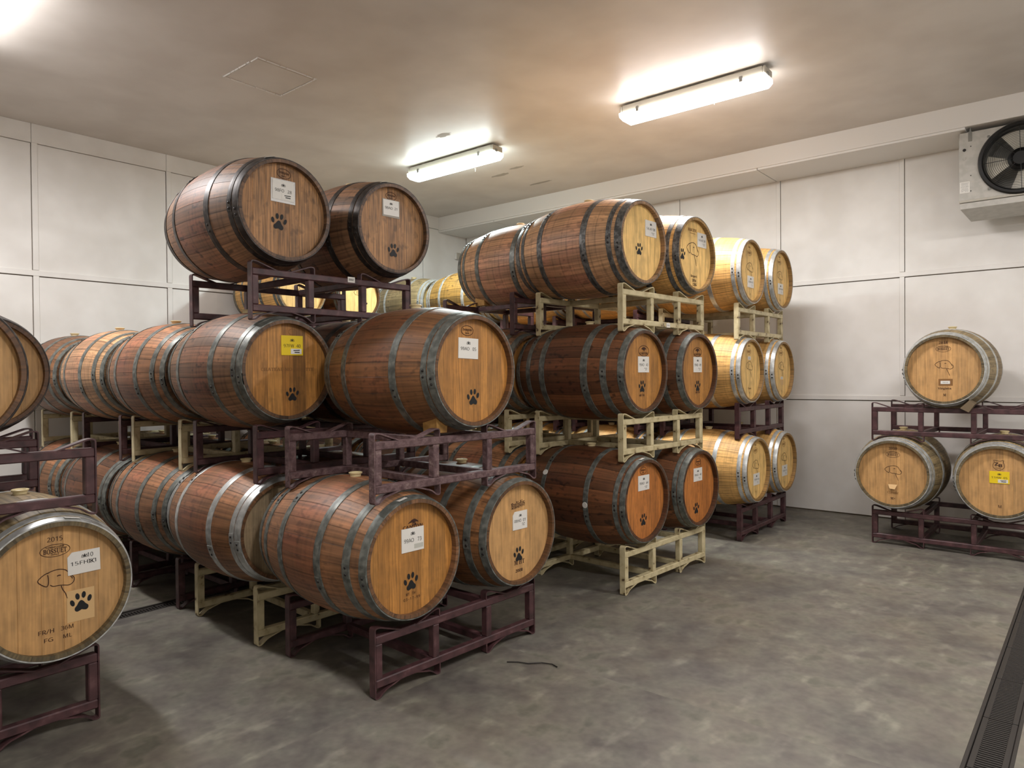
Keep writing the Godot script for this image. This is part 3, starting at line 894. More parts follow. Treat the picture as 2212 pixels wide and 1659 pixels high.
func strap_mesh(kind: String) -> ArrayMesh:
	# flat bar bent to cradle a barrel; in (along, up), swept across the bar's width
	if cache.has("strap " + kind): return cache["strap " + kind]
	var t := 0.0065
	var line := []
	if kind == "end": line = [Vector2(0.172, 0.279), Vector2(0.032, 0.327), Vector2(0.0035, 0.327), Vector2(0.0035, 0.0035), Vector2(0.024, 0.0035), Vector2(0.060, 0.0305), Vector2(0.172, 0.060)]
	elif kind == "top": line = [Vector2(0.228, 0.279), Vector2(0.368, 0.327), Vector2(0.3965, 0.327), Vector2(0.3965, 0.280)]
	else: line = [Vector2(0.228, 0.060), Vector2(0.340, 0.0305), Vector2(0.376, 0.0035), Vector2(0.3965, 0.0035), Vector2(0.3965, 0.055)]
	# round the bends
	var pts := []
	for i in line.size():
		if i == 0 or i == line.size() - 1:
			pts.append(line[i]); continue
		var a: Vector2 = line[i - 1]; var b: Vector2 = line[i]; var c: Vector2 = line[i + 1]
		var r := minf(0.018, minf(a.distance_to(b), b.distance_to(c)) * 0.45)
		var p := b + (a - b).normalized() * r; var q := b + (c - b).normalized() * r
		for k in 5:
			var f := k / 4.0
			pts.append(p.lerp(b, f).lerp(b.lerp(q, f), f))
	var m := Mb.new()
	var w := 0.021
	var L := []; var R := []
	for i in pts.size():
		var a: Vector2 = pts[maxi(i - 1, 0)]; var b: Vector2 = pts[mini(i + 1, pts.size() - 1)]
		var d := (b - a).normalized()
		var s := Vector2(-d.y, d.x) * t / 2
		L.append(pts[i] + s); R.append(pts[i] - s)
	for i in pts.size() - 1:
		var nl: Vector2 = (L[i] - R[i]).normalized(); var nm: Vector2 = (L[i + 1] - R[i + 1]).normalized()
		var n0 := Vector3(0, nl.y, -nl.x); var n1 := Vector3(0, nm.y, -nm.x)
		m.quad(Vector3(-w, L[i].y, -L[i].x), Vector3(w, L[i].y, -L[i].x), Vector3(w, L[i + 1].y, -L[i + 1].x), Vector3(-w, L[i + 1].y, -L[i + 1].x), n0, n0, n1, n1)
		m.quad(Vector3(-w, R[i].y, -R[i].x), Vector3(w, R[i].y, -R[i].x), Vector3(w, R[i + 1].y, -R[i + 1].x), Vector3(-w, R[i + 1].y, -R[i + 1].x), -n0, -n0, -n1, -n1)
		for s in [-1.0, 1.0]:
			m.flat(Vector3(s * w, L[i].y, -L[i].x), Vector3(s * w, L[i + 1].y, -L[i + 1].x), Vector3(s * w, R[i + 1].y, -R[i + 1].x), Vector3(s * w, R[i].y, -R[i].x), Vector3(s, 0, 0))
	cache["strap " + kind] = m.mesh()
	return cache["strap " + kind]

func rack(label: String, fl: Vector3, yaw: float, paint: String, group: String) -> Node3D:
	# fl: the foot of the front-left corner, seen from the front; the row runs away along the rack's own -z
	var o: Node3D
	var key := "rack " + paint
	if protos.has(key):
		o = protos[key].duplicate(); o.name = numbered("barrel_rack"); add_child(o)
		tag(o, label, "rack", group)
	else:
		o = thing("barrel_rack", label, "rack", group)
		var m: Material = mats[paint]
		var half := RW / 2
		for fx in [RD / 2 - 0.022, -RD / 2 + 0.022]:
			for zz in [0.0068 + 0.019, 0.375, RW - 0.375, RW - 0.0068 - 0.019]:
				part("post", boxm(Vector3(0.042, 0.163, 0.038), 0.004), m, o, at(fx, 0.169, half - zz))
			for yy in [0.2695, 0.0685]:
				part("rail", boxm(Vector3(0.044, 0.039, RW - 0.0136), 0.005), m, o, at(fx, yy, 0))
			for s in 2:
				var turn := Basis() if s == 0 else Basis(Vector3.UP, PI)
				part("cradle_strap", strap_mesh("end"), m, o, Transform3D(turn, Vector3(fx, 0, half if s == 0 else -half)))
				part("cradle_strap", strap_mesh("top"), m, o, Transform3D(turn, Vector3(fx, 0, half if s == 0 else -half)))
				part("cradle_strap", strap_mesh("bottom"), m, o, Transform3D(turn, Vector3(fx, 0, half if s == 0 else -half)))
		for zz in [0.375, RW - 0.375]:
			for yy in [0.2685, 0.0690]:
				part("cross_tube", boxm(Vector3(RD - 0.088, 0.038, 0.038), 0.004), m, o, at(0, yy, half - zz))
		protos[key] = o.duplicate()
	o.rotation.y = -yaw
	o.position = fl + Basis(Vector3.UP, -yaw) * Vector3(-RD / 2, 0, -RW / 2)
	return o

# ------------------------------------------------------------------ where everything stands
func seat(r: Array, s: float, head_out: float, dy: float) -> Vector3:
	# middle of a barrel's axis on rack r = [fl, yaw]
	var b := Basis(Vector3.UP, -r[1])
	return r[0] + b * Vector3(head_out - BL / 2, 0.620 + dy, -s)

func head_at(h: Vector3, yaw: float) -> Vector3:
	return h - Vector3(cos(yaw), 0, sin(yaw)) * BL / 2

func build_stacks():
	var near := "barrels of the near row"
	var midd := "barrels of the middle row"
	var far := "barrels of the far row"
	var o: Node3D
	# ---- near row, front stack
	rack("worn purple steel rack on the floor under the barrel labelled 99AO 73", Vector3(4.971, 0, 5.865), 0.042, "purple", "racks of the near row")
	rack("purple steel rack with rough flaking paint holding one barrel and a wooden wedge", Vector3(4.983, 0.893, 5.867), 0.048, "peeling", "racks of the near row")
	o = barrel("russet barrel with white label 99AO 73 on the lowest rack of the front stack", head_at(Vector3(5.027, 0.620, 5.661), 0.042), 0.042, "russet", "wide", "steel", "honey", near)
	paper_label(o, 0.009, 0.084, 0.136, 0.112, "99AO   73", 0.0, null, "smudge")
	paw(o, -0.003, -0.115, 0.085, 0.05); tree_stamp(o, 0.014, 0.165, 0.065)
	text_on(o, "CANTON", 0.012, 0.145, 0.12, 0.016, sansb, mats.burn)
	text_on(o, "MT TH", -0.006, -0.172, 0.055, 0.013, mono, mats.burn); text_on(o, "03-17-99", 0.001, -0.195, 0.1, 0.013, mono, mats.burn)
	hoop_sticker(o, 0.22)
	o = barrel("brown barrel with torn label 08HO 01 and stamped year 2008 in the front stack", head_at(Vector3(5.084, 0.622, 4.932), 0.042), 0.042, "brown", "wide", "steel", "amber", near)
	paper_label(o, 0.017, 0.062, 0.118, 0.100, "08HO  01", 0.0, null, "scribble", true)
	paw(o, 0.006, -0.125, 0.082, 0.05); text_on(o, "Bulidis", 0.003, 0.153, 0.11, 0.032, serif, mats.burn, 0.12)
	text_on(o, "cooperage mark", 0.006, 0.134, 0.11, 0.006, sansb, mats.burn, 0.1)
	text_on(o, "M HT", 0.011, -0.168, 0.084, 0.024, serif, mats.burn); text_on(o, "2008", 0.008, -0.214, 0.058, 0.017, sansb, mats.burn)
	o = barrel("single brown barrel with white label 99AO 05 wedged on the flaking rack", head_at(Vector3(5.08, 1.507, 5.282), 0.048), 0.048, "brown", "paired", "steel", "honey", near)
	paper_label(o, -0.028, 0.113, 0.138, 0.104, "99AO   05", -0.03, null, "")
	paw(o, 0.004, -0.136, 0.084, 0.02); oval_stamp(o, -0.033, 0.203, 0.084, 0.05, [["Demptos", 0.76, 0.36, 0.06, serif], ["NAPA", 0.32, 0.14, -0.26, sansb]], mats.burn, -0.02, 0.003)
	wedge("pale wooden wedge chocking the single barrel on the flaking rack", Vector3(4.935, 1.197, 5.435), 0.048, 0.0, mats.chock)
	# ---- near row, second stack
	rack("cream steel rack on the floor behind the front stack, with rusty edges", Vector3(3.955, 0, 5.857), 0.04, "cream", "racks of the near row")
	rack("dark purple steel rack under the barrel with the yellow label 97FW 40", Vector3(3.975, 0.893, 5.86), 0.035, "purple", "racks of the near row")
	var a3 := rack("purple steel rack carrying the two highest barrels of the near row", Vector3(3.94, 1.799, 5.86), 0.04, "purple", "racks of the near row")
	rack_sticker(a3, RD / 2 + 0.001, 0.28, -0.09, "2000", true)
	o = barrel("russet barrel with a pale grey head just behind the barrel labelled 99AO 73", Vector3(3.50, 0.620, 5.655), 0.04, "russet", "paired", "zinc", "pale", near)
	text_on(o, "MARIN", 0.02, 0.21, 0.10, 0.016, serif, mats.burn)
	barrel("dark barrel on the floor rack beside the pale-headed barrel, second stack", Vector3(3.53, 0.620, 4.93), 0.04, "dark", "wide", "steel", "honey", near)
	o = barrel("dusty brown barrel with yellow label 97FW 40 on the second stack", head_at(Vector3(3.996, 1.525, 5.665), 0.04), 0.04, "dusty", "paired", "steel", "striped", near)
	paper_label(o, 0.037, 0.138, 0.136, 0.112, "97FW  40", 0.0, mats.yellow, "black")
	paw(o, 0.036, -0.141, 0.08, 0.0); text_on(o, "CHATEAU MORRISETTE", 0.01, 0.002, 0.33, 0.018, serif, mats.fadedburn)
	oval_stamp(o, 0.041, 0.215, 0.05, 0.034, [], mats.fadedburn)
	barrel("dark barrel half hidden between the yellow-labelled one and the wedged one", Vector3(3.55, 1.51, 4.935), 0.04, "dark", "wide", "black", "honey", near)
	o = barrel("highest barrel of the near row with white label 98FO 28 in a clear sleeve", head_at(Vector3(4.014, 2.417, 5.684), 0.04), 0.04, "dusty", "paired", "black", "aged", near)
	sleeve(o, 0.0, 0.11, 0.15, 0.130); paper_label(o, 0.0, 0.114, 0.132, 0.108, "98FO   28", -0.02, null, "black")
	paw(o, -0.028, -0.066, 0.094, -0.12); oval_stamp(o, 0.006, 0.209, 0.084, 0.054, [["Demptos", 0.76, 0.36, 0.06, serif], ["NAPA", 0.32, 0.14, -0.26, sansb]], mats.burn, -0.08, 0.003)
	hoop_sticker(o, 0.30, 0.02, 0.06)
	o = barrel("high dusty barrel with white label 98AO 21, beside the one labelled 98FO 28", head_at(Vector3(4.065, 2.423, 4.934), 0.04), 0.04, "dusty", "paired", "black", "aged", near)
	sleeve(o, -0.008, 0.13, 0.138, 0.112); paper_label(o, -0.008, 0.134, 0.124, 0.098, "98AO  21", 0.02, null, "")
	paw(o, 0.008, -0.135, 0.088, 0.0); oval_stamp(o, -0.006, 0.209, 0.082, 0.05, [["Demptos", 0.76, 0.36, 0.06, serif], ["NAPA", 0.32, 0.14, -0.26, sansb]], mats.burn, 0.0, 0.003)
	hoop_sticker(o, 0.24, 0.02, 0.05)
	# ---- near row, third to fifth stacks
	var tiers := ["on the floor rack", "on the raised rack"]
	var who := ["third", "fourth", "last"]
	var rx := [[2.985, 3.07], [2.04, 2.15], [1.10, 1.20]]
	var kinds := [[["russet", "wide", "steel"], ["russet", "wide", "steel"]], [["dark", "paired", "steel"], ["rose", "wide", "steel"]], [["russet", "wide", "steel"], ["brown", "wide", "steel"]]]
	var paints := [["purple", "cream"], ["purple", "purple"], ["cream", "cream"]]
	for k in 3:
		for t in 2:
			var fl := Vector3(rx[k][t], 0.893 * t, 5.84 if t == 0 else 5.85)
			rack("%s steel rack %s in the %s stack of the near row" % [paints[k][t], ["on the floor", "raised between barrels"][t], who[k]], fl, 0.02, paints[k][t], "racks of the near row")
			for s in 2:
				var kk: Array = kinds[k][t] if s == 0 else [["brown", "dark"][t], "wide", "steel"]
				barrel("%s barrel %s, %s side, %s stack of the near row" % [{"russet": "russet", "dark": "dark brown", "rose": "reddish", "brown": "brown"}[kk[0]], tiers[t], ["aisle", "inner"][s], who[k]], seat([fl, 0.02], [0.2, 0.93][s], [[0.03, -0.035], [0.015, -0.07], [0.0, -0.08]][k][t], 0.0), 0.02, kk[0], kk[1], kk[2], "honey", near)
	# ---- middle row, front stack
	rack("cream steel rack on the floor under the barrel labelled 99AO 64", Vector3(5.07, 0, 3.83), 0.05, "cream", "racks of the middle row")
	rack("cream steel rack between the barrels labelled 99AO 43 and 99AO 64", Vector3(5.045, 0.888, 3.80), 0.045, "cream", "racks of the middle row")
	var r3 := rack("cream rusty rack under the two highest barrels of the middle row's front stack", Vector3(5.03, 1.776, 3.77), 0.06, "cream", "racks of the middle row")
	rack_sticker(r3, RD / 2 + 0.001, 0.066, -0.02, "WINE RACK", false)
	o = barrel("dark barrel labelled 99AO 64 on the floor rack of the cream stack", head_at(Vector3(5.127, 0.616, 3.617), 0.05), 0.05, "dark", "zinc", "steel", "copper", midd)
	paper_label(o, -0.002, 0.12, 0.139, 0.103, "99AO   64")
	paw(o, -0.008, -0.135, 0.084); oval_stamp(o, -0.006, 0.203, 0.08, 0.05, [["Demptos", 0.76, 0.36, 0.06, serif], ["NAPA", 0.32, 0.14, -0.26, sansb]], mats.burn, 0.0, 0.003)
	hoop_sticker(o, 0.16); hoop_spot(o, 1.62, 0.283); hoop_spot(o, 1.05, BL - 0.283)
	o = barrel("dark barrel labelled 99AO 40 on the cream floor rack, behind 99AO 64", head_at(Vector3(5.184, 0.616, 2.896), 0.05), 0.05, "dark", "paired", "steel", "copper", midd)
	paper_label(o, 0.004, 0.1, 0.132, 0.1, "99AO   40")
	paw(o, -0.022, -0.155, 0.086); oval_stamp(o, 0.012, 0.194, 0.085, 0.05, [["Demptos", 0.76, 0.36, 0.06, serif], ["NAPA", 0.32, 0.14, -0.26, sansb]], mats.burn, 0.0, 0.003)
	o = barrel("dark barrel with white label 99AO 43 and round stamp, middle of the cream stack", head_at(Vector3(5.107, 1.504, 3.593), 0.045), 0.045, "dark", "even", "steel", "honey", midd)
	paper_label(o, 0.016, 0.047, 0.14, 0.11, "99AO   43")
	paw(o, -0.002, -0.106, 0.084); canton_round(o, 0.022, 0.141, 0.072); text_on(o, "MT-TH", -0.006, -0.166, 0.06, 0.014, sansb, mats.burn)
	o = barrel("dark barrel with white label 99AO 09, behind the one labelled 99AO 43", head_at(Vector3(5.167, 1.504, 2.868), 0.045), 0.045, "dark", "even", "steel", "honey", midd)
	paper_label(o, 0.018, 0.05, 0.132, 0.117, "99AO   09")
	paw(o, 0.018, -0.115, 0.084); canton_round(o, 0.018, 0.146, 0.068); text_on(o, "MT-TH", 0.019, -0.163, 0.064, 0.014, sansb, mats.burn)
	o = barrel("rosy stained barrel with white label 14 AF 08 on top of the cream stack", head_at(Vector3(5.10, 2.392, 3.593), 0.06), 0.06, "rose", "spaced", "mottled", "tan", midd)
	paper_label(o, 0.13, 0.114, 0.143, 0.112, "14 AF 08"); paw(o, -0.018, -0.046, 0.085)
	o = barrel("pale barrel with dog outline and label 14 AF 09, top of cream stack", head_at(Vector3(5.15, 2.392, 2.865), 0.06), 0.06, "blond", "spaced", "mottled", "tan", midd)
	paper_label(o, 0.123, 0.128, 0.14, 0.11, "14 AF 09"); dog(o, -0.018, 0.045, 0.182); paw(o, -0.174, -0.011, 0.085)
	text_on(o, "MARCHIVE", -0.022, 0.19, 0.13, 0.022, serif, mats.fadedburn); text_on(o, "tonnellerie", -0.018, 0.165, 0.08, 0.006, sansb, mats.fadedburn)
	text_on(o, "Respect", -0.002, -0.163, 0.095, 0.024, serif, mats.burn); text_on(o, "2014", 0.002, -0.193, 0.058, 0.022, sansb, mats.burn); text_on(o, "228G", 0.007, -0.223, 0.062, 0.022, sansb, mats.burn)
	# ---- middle row, stacks behind
	rack("cream steel rack on the floor behind the cream front stack", Vector3(4.08, 0, 3.80), 0.03, "cream", "racks of the middle row")
	rack("cream steel rack raised behind the front stack, beside the flaking rack", Vector3(4.06, 0.893, 3.83), 0.03, "cream", "racks of the middle row")
	rack("purple steel rack under the single reddish barrel of the middle row", Vector3(4.115, 1.785, 3.82), 0.03, "purple", "racks of the middle row")
	barrel("single reddish barrel wedged high behind the one labelled 14 AF 08", Vector3(3.73, 2.402, 3.26), 0.03, "rose", "spaced", "steel", "aged", midd)
	wedge("wooden block chocking the single reddish barrel of the middle row", Vector3(3.42, 2.085, 3.40), 0.03, 0.0, mats.chock)
	var names2 := ["second", "third", "fourth", "last"]
	var stx := [4.08, 3.06, 2.04, 1.0]
	var b2 := [["russet", "dusty"], ["brown", "russet"], ["dark", "brown"], ["russet", "dark"]]
	for k in 4:
		var levels := 3 if k == 3 else 2
		for t in levels:
			var fl := Vector3(stx[k], 0.893 * t, 3.82)
			if k > 0: rack("%s steel rack %s in the %s stack of the middle row" % ["purple" if t != 1 else "cream", ["on the floor", "raised once", "raised twice"][t], names2[k]], fl, 0.03, "purple" if t != 1 else "cream", "racks of the middle row")
			for s in 2:
				var kk := [b2[k][t % 2], "wide", "steel", "honey"]
				if t == 2: kk = [["blond", "dark"][s], "zinc", "steel", "tan"]
				var q := barrel("%s barrel %s, %s side, %s stack of middle row" % [{"russet": "russet", "dark": "dark", "blond": "pale", "brown": "brown", "dusty": "dusty"}[kk[0]], ["on the floor rack", "on the raised rack", "on the top rack"][t], ["near", "far"][s], names2[k]], seat([fl, 0.03], [0.2, 0.93][s], 0.06, 0.0), 0.03, kk[0], kk[1], kk[2], kk[3], midd)
				if t == 2: dog(q, 0.01, 0.03, 0.14); if t == 2: paw(q, 0.09, -0.09, 0.07)
	# ---- far row, front stack
	rack("purple steel rack on the floor under the galvanised-hooped barrels", Vector3(5.08, 0, 1.87), 0.007, "purple", "racks of the far row")
	rack("purple steel rack between pale barrels in the far row's front stack", Vector3(5.055, 0.894, 1.845), 0.006, "purple", "racks of the far row")
	rack("cream steel rack under the two highest pale barrels of the far row", Vector3(5.055, 1.782, 1.85), 0.003, "cream", "racks of the far row")
	var G := [
		["pale barrel with dark inner rim and label 15FH 07 on top of the far row", Vector3(5.115, 2.398, 1.657), "label", "15FH 07", "zinc"],
		["pale barrel with label 15FH 09 on top of the far row, beside the wall", Vector3(5.13, 2.398, 0.929), "label", "15FH 09", "zinc"],
		["pale barrel with a dog outline and tiny white tag, middle of the far row", Vector3(5.102, 1.510, 1.647), "tag", "", "zinc"],
		["pale barrel with a peeled tag beside the wall, middle of the far row", Vector3(5.138, 1.510, 0.92), "tag", "", "zinc"],
		["pale barrel with label 15FH 14 on the floor rack of the far row", Vector3(5.164, 0.621, 1.667), "label", "15FH 14", "zinc"],
		["pale barrel with label 15FH 12 on the floor rack beside the wall", Vector3(5.168, 0.622, 0.942), "label", "15FH 12", "zinc"]]
	for i in 6:
		var g: Array = G[i]
		o = barrel(g[0], head_at(g[1], 0.006), 0.006, "blond", "zinc", g[4], "tan", far)
		text_on(o, ["2015", "2014"][i % 2], -0.0, 0.222, 0.05, 0.016, serif, mats.fadedburn)
		oval_stamp(o, 0.0, 0.172, 0.1, 0.05, [["BOSSUET", 0.76, 0.42, 0.0, serif]], mats.fadedburn)
		dog(o, 0.005, 0.043, 0.15)
		if g[2] == "label": paper_label(o, 0.02, -0.088, 0.14, 0.104, g[3])
		elif i == 2:
			small_tag(o, 0.005, 0.113, 0.066, 0.03)
			text_on(o, "Classic", 0.01, -0.16, 0.074, 0.018, serif, mats.fadedburn)
		else:
			small_tag(o, 0.014, -0.072, 0.06, 0.026); part("tag_remains", boxm(Vector3(0.085, 0.05, 0.001)), mats.sanded, o, face_xf(0.014, -0.115, 0.0, 0.002))
		text_on(o, "M", 0.01, -0.2, 0.016, 0.016, serif, mats.fadedburn)
	# ---- far row behind
	var names3 := ["second", "third", "fourth", "last"]
	var gx := [4.05, 3.07, 2.06, 1.06]
	var gk := ["blond", "blond", "straw", "grey"]
	for k in 4:
		for t in 3:
			if t < 0: continue
			var fl := Vector3(gx[k], 0.893 * t, 1.87)
			rack("purple steel rack %s in the %s stack of the far row" % [["on the floor", "raised once", "raised twice"][t], names3[k]], fl, 0.01, "purple", "racks of the far row")
			for s in 2:
				barrel("%s barrel %s, %s side, %s stack of the far row" % [{"blond": "pale", "straw": "straw-coloured", "grey": "greenish grey"}[gk[k]], ["on the floor rack", "on the raised rack", "on the top rack"][t], ["near", "wall"][s], names3[k]], seat([fl, 0.01], [0.2, 0.93][s], 0.05, 0.0), 0.01, gk[k], "zinc", "zinc", "tan", far)
	# ---- stack cut by the left edge of the picture, and the one behind it
	var lg := "barrels at the left edge"
	rack("purple steel rack on the floor at the picture's lower left", Vector3(4.165, 0, 7.85), 0.0, "purple", "racks at the left edge")
	rack("purple steel rack raised above the barrel stamped 2015 at the left edge", Vector3(4.165, 0.893, 7.85), 0.0, "purple", "racks at the left edge")
	o = barrel("pale barrel stamped 2015 with a dog outline and label 15FH10, lower left", head_at(Vector3(4.246, 0.618, 6.904), 0.0), 0.0, "grey", "zinc", "zinc", "amber", lg)
	var l1 := paper_label(o, 0.106, 0.092, 0.124, 0.094, "15FH01", 0.02, null, "", true)
	part("handwriting", lettering("10", 0.022, 0.018, sans), mats.ink, l1, at(0.024, 0.026, 0.0018))
	var xm := Mb.new()
	stroke([Vector2(-0.011, -0.009), Vector2(0.011, 0.009)], 0.0022, xm); stroke([Vector2(-0.011, 0.009), Vector2(0.011, -0.009)], 0.0022, xm)
	part("marker_stroke", xm.mesh(), mats.ink, l1, at(0.028, -0.002, 0.002))
	text_on(o, "2015", 0.0, 0.206, 0.056, 0.019, sans, mats.burn)
	oval_stamp(o, 0.0, 0.159, 0.109, 0.05, [["BOSSUET", 0.78, 0.40, -0.03, serif], ["TONNELLERIE", 0.62, 0.13, 0.29, sansb], ["FRANCE", 0.26, 0.09, -0.33, sansb]], mats.burn)
	dog(o, 0.002, 0.042, 0.134)
	part("sanded_patch", boxm(Vector3(0.104, 0.132, 0.0008)), mats.sanded, o, face_xf(0.092, -0.087, 0.0, 0.0008))
	paw(o, 0.093, -0.076, 0.082, 0.06)
	text_on(o, "FR/H", -0.036, -0.168, 0.056, 0.017, sans, mats.burn); text_on(o, "36M", 0.040, -0.168, 0.046, 0.017, sans, mats.burn)
	text_on(o, "FG", -0.028, -0.203, 0.032, 0.016, sans, mats.burn); text_on(o, "ML", 0.041, -0.203, 0.032, 0.016, sans, mats.burn)
	hoop_sticker(o, -0.2, 0.02, 0.06)
	barrel("single amber-headed barrel with a dark rim high at the picture's left edge", Vector3(3.80, 1.508, 7.29), 0.0, "brown", "paired", "black", "amber", lg)
	rack("purple steel rack on the floor behind the one at the lower left", Vector3(3.16, 0, 7.80), 0.0, "purple", "racks at the left edge")
	rack("purple steel rack raised behind the one at the left edge", Vector3(3.16, 0.893, 7.80), 0.0, "purple", "racks at the left edge")
	barrel("barrel with a chipped amber head just behind the one at the left edge", Vector3(2.76, 1.515, 6.90), 0.0, "brown", "paired", "black", "amber", lg)
	barrel("barrel on the floor rack behind the one stamped 2015", Vector3(2.76, 0.620, 6.88), 0.0, "russet", "wide", "steel", "honey", lg)
	# ---- stack against the far wall, heads towards the room
	var wg := "barrels against the far wall"
	wall_rack("purple steel rack on the floor against the far wall", Vector3(5.976, 0, 1.2))
	wall_rack("purple steel rack raised on two barrels against the far wall", Vector3(5.976, 0.894, 1.2))
	o = wall_barrel("amber-headed barrel stamped Virginia, alone on top against the far wall", Vector3(6.528, 1.503, 1.282), "grey", wg)
	bossuet(o, "2018", -0.004, 0.168); dog(o, 0.001, 0.038, 0.13)
	part("tag_patch", boxm(Vector3(0.10, 0.055, 0.0006)), mats.fadedburn, o, face_xf(0.012, -0.105, 0.0, 0.0007))
	small_tag(o, 0.01, -0.106, 0.066, 0.025); text_on(o, "Virginia", 0.005, -0.157, 0.095, 0.022, serif, mats.burn); text_on(o, "M", 0.005, -0.208, 0.02, 0.02, serif, mats.burn)
	hoop_sticker(o, -0.55, 0.02, 0.06)
	o = wall_barrel("amber-headed barrel stamped Classic on the floor rack by the far wall", Vector3(6.154, 0.624, 1.299), "grey", wg)
	bossuet(o, "2010", 0.003, 0.162); dog(o, 0.004, 0.032, 0.13)
	var curl := Mb.new()
	curl.flat(Vector3(-0.035, 0.018, 0), Vector3(0.036, 0.018, 0), Vector3(0.02, -0.02, 0.018), Vector3(-0.02, -0.018, 0.012), Vector3(0, 0, 1))
	part("curled_tag", curl.mesh(), mats.sanded, o, face_xf(0.0, -0.11, 0.0, 0.002))
	text_on(o, "Classic", 0.003, -0.16, 0.084, 0.022, serif, mats.fadedburn); text_on(o, "M+", 0.002, -0.21, 0.036, 0.02, serif, mats.burn)
	hoop_sticker(o, -0.5, 0.02, 0.07)
	o = wall_barrel("amber-headed barrel with yellow label 11HW 05 on the floor rack by the far wall", Vector3(6.899, 0.623, 1.314), "grey", wg)
	shield(o, 0.001, 0.128, 0.078); paper_label(o, 0.005, 0.034, 0.13, 0.094, "11HW  05", 0.0, mats.yellow, "black"); text_on(o, "M", 0.008, -0.193, 0.02, 0.022, sans, mats.burn)
	hoop_sticker(o, -0.25, 0.02, 0.07)
	wedge("grey wooden wedge under the lone barrel against the far wall", Vector3(6.675, 1.172, 1.215), -PI / 2, 0.5, mats.greychock)

func wall_rack(label: String, fl: Vector3):
	# seen from the room its front faces +z and the row runs to the right (+x)
	var o := rack(label, Vector3.ZERO, PI / 2, "purple", "racks against the far wall")
	o.position = fl + Vector3(RW / 2, 0, -RD / 2)

func wall_barrel(label: String, head: Vector3, body: String, group: String) -> Node3D:
	return barrel(label, head - Vector3(0, 0, BL / 2), PI / 2, body, "zinc", "zinc", "amber", group)

func bossuet(o: Node3D, year: String, a: float, b: float):
	text_on(o, year, a, b + 0.051, 0.062, 0.02, serif, mats.burn)
	oval_stamp(o, a, b, 0.106, 0.05, [["BOSSUET", 0.78, 0.44, -0.02, serif], ["TONNELLERIE", 0.6, 0.12, 0.33, sansb]], mats.burn)

func shield(o: Node3D, a: float, b: float, w: float):
	var m := Mb.new()
	stroke(smooth_line([Vector2(-0.40, 0.50), Vector2(-0.15, 0.44), Vector2(0.15, 0.44), Vector2(0.40, 0.50), Vector2(0.38, 0.30), Vector2(0.48, 0.0), Vector2(0.40, -0.28), Vector2(0.0, -0.50), Vector2(-0.40, -0.28), Vector2(-0.48, 0.0), Vector2(-0.38, 0.30)], true), 0.035, m, true)
	var s := part("shield_stamp", m.mesh(), mats.burn, o, face_xf(a, b) * Transform3D(Basis.from_scale(Vector3(w, w, 1)), Vector3.ZERO))
	part("stamped_lettering", lettering("Z", 0.34, 0.32, sansb), mats.burn, s, at(-0.18, 0.12, 0))
	part("stamped_lettering", lettering("B", 0.30, 0.30, sansb), mats.burn, s, at(0.14, -0.02, 0))
	part("stamped_lettering", lettering("BARRELS", 0.4, 0.06, sansb), mats.burn, s, at(0, -0.29, 0))

func tree_stamp(o: Node3D, a: float, b: float, w: float):
	var m := Mb.new()
	flat_poly(smooth_line([Vector2(-0.5, -0.05), Vector2(-0.25, 0.12), Vector2(-0.1, 0.20), Vector2(0.15, 0.24), Vector2(0.4, 0.1), Vector2(0.5, -0.02), Vector2(0.25, 0.02), Vector2(0.1, -0.05), Vector2(-0.1, 0.0), Vector2(-0.3, -0.02)], true), m)
	stroke([Vector2(0.0, 0.05), Vector2(-0.04, -0.28)], 0.07, m); stroke([Vector2(0.14, 0.05), Vector2(0.1, -0.28)], 0.05, m)
	flat_poly(ellipse(Vector2(0.2, -0.15), 0.09, 0.11, 0.3, 10), m)
	part("tree_stamp", m.mesh(), mats.burn, o, face_xf(a, b) * Transform3D(Basis.from_scale(Vector3(w, w, 1)), Vector3.ZERO))

func canton_round(o: Node3D, a: float, b: float, h: float):
	var w := 0.132
	var m := Mb.new()
	stroke(ellipse(Vector2.ZERO, w / 2, h / 2, 0, 36), 0.004, m, true)
	flat_poly(smooth_line([Vector2(-0.03, 0.012), Vector2(-0.012, 0.024), Vector2(0.012, 0.025), Vector2(0.032, 0.012), Vector2(0.014, 0.010), Vector2(0.004, -0.004), Vector2(-0.004, 0.006)], true), m)
	var s := part("round_stamp", m.mesh(), mats.burn, o, face_xf(a, b))
	part("stamped_lettering", lettering("CANTON", 0.095, 0.016, sansb), mats.burn, s, at(0, -0.017, 0))

func small_tag(o: Node3D, a: float, b: float, w: float, h: float):
	var t := part("paper_tag", boxm(Vector3(w, h, 0.0012)), mats.paper, o, face_xf(a, b, 0.0, 0.002))
	part("label_lettering", lettering("18AO-03", w * 0.6, h * 0.28, sansb), mats.greyink, t, at(0, 0, 0.0009))

func sleeve(o: Node3D, a: float, b: float, w: float, h: float):
	part("plastic_sleeve", boxm(Vector3(w, h, 0.0018)), mats.sleeve, o, face_xf(a, b, -0.01, 0.0008))

func hoop_spot(o: Node3D, ang: float, s: float):
	var r := rb(s) + 0.0046
	var m := Mb.new()
	m.lathe([Vector2(0.021, 0.0), Vector2(0.020, 0.0022), Vector2(0.0001, 0.0022)], 18, 1)
	var up := Vector3(0, cos(ang), sin(ang))
	part("round_sticker", m.mesh(), mats.paper, o, Transform3D(Basis(Vector3(1, 0, 0), up, Vector3(1, 0, 0).cross(up)), Vector3(BL / 2 - s, RB + up.y * r, up.z * r)))

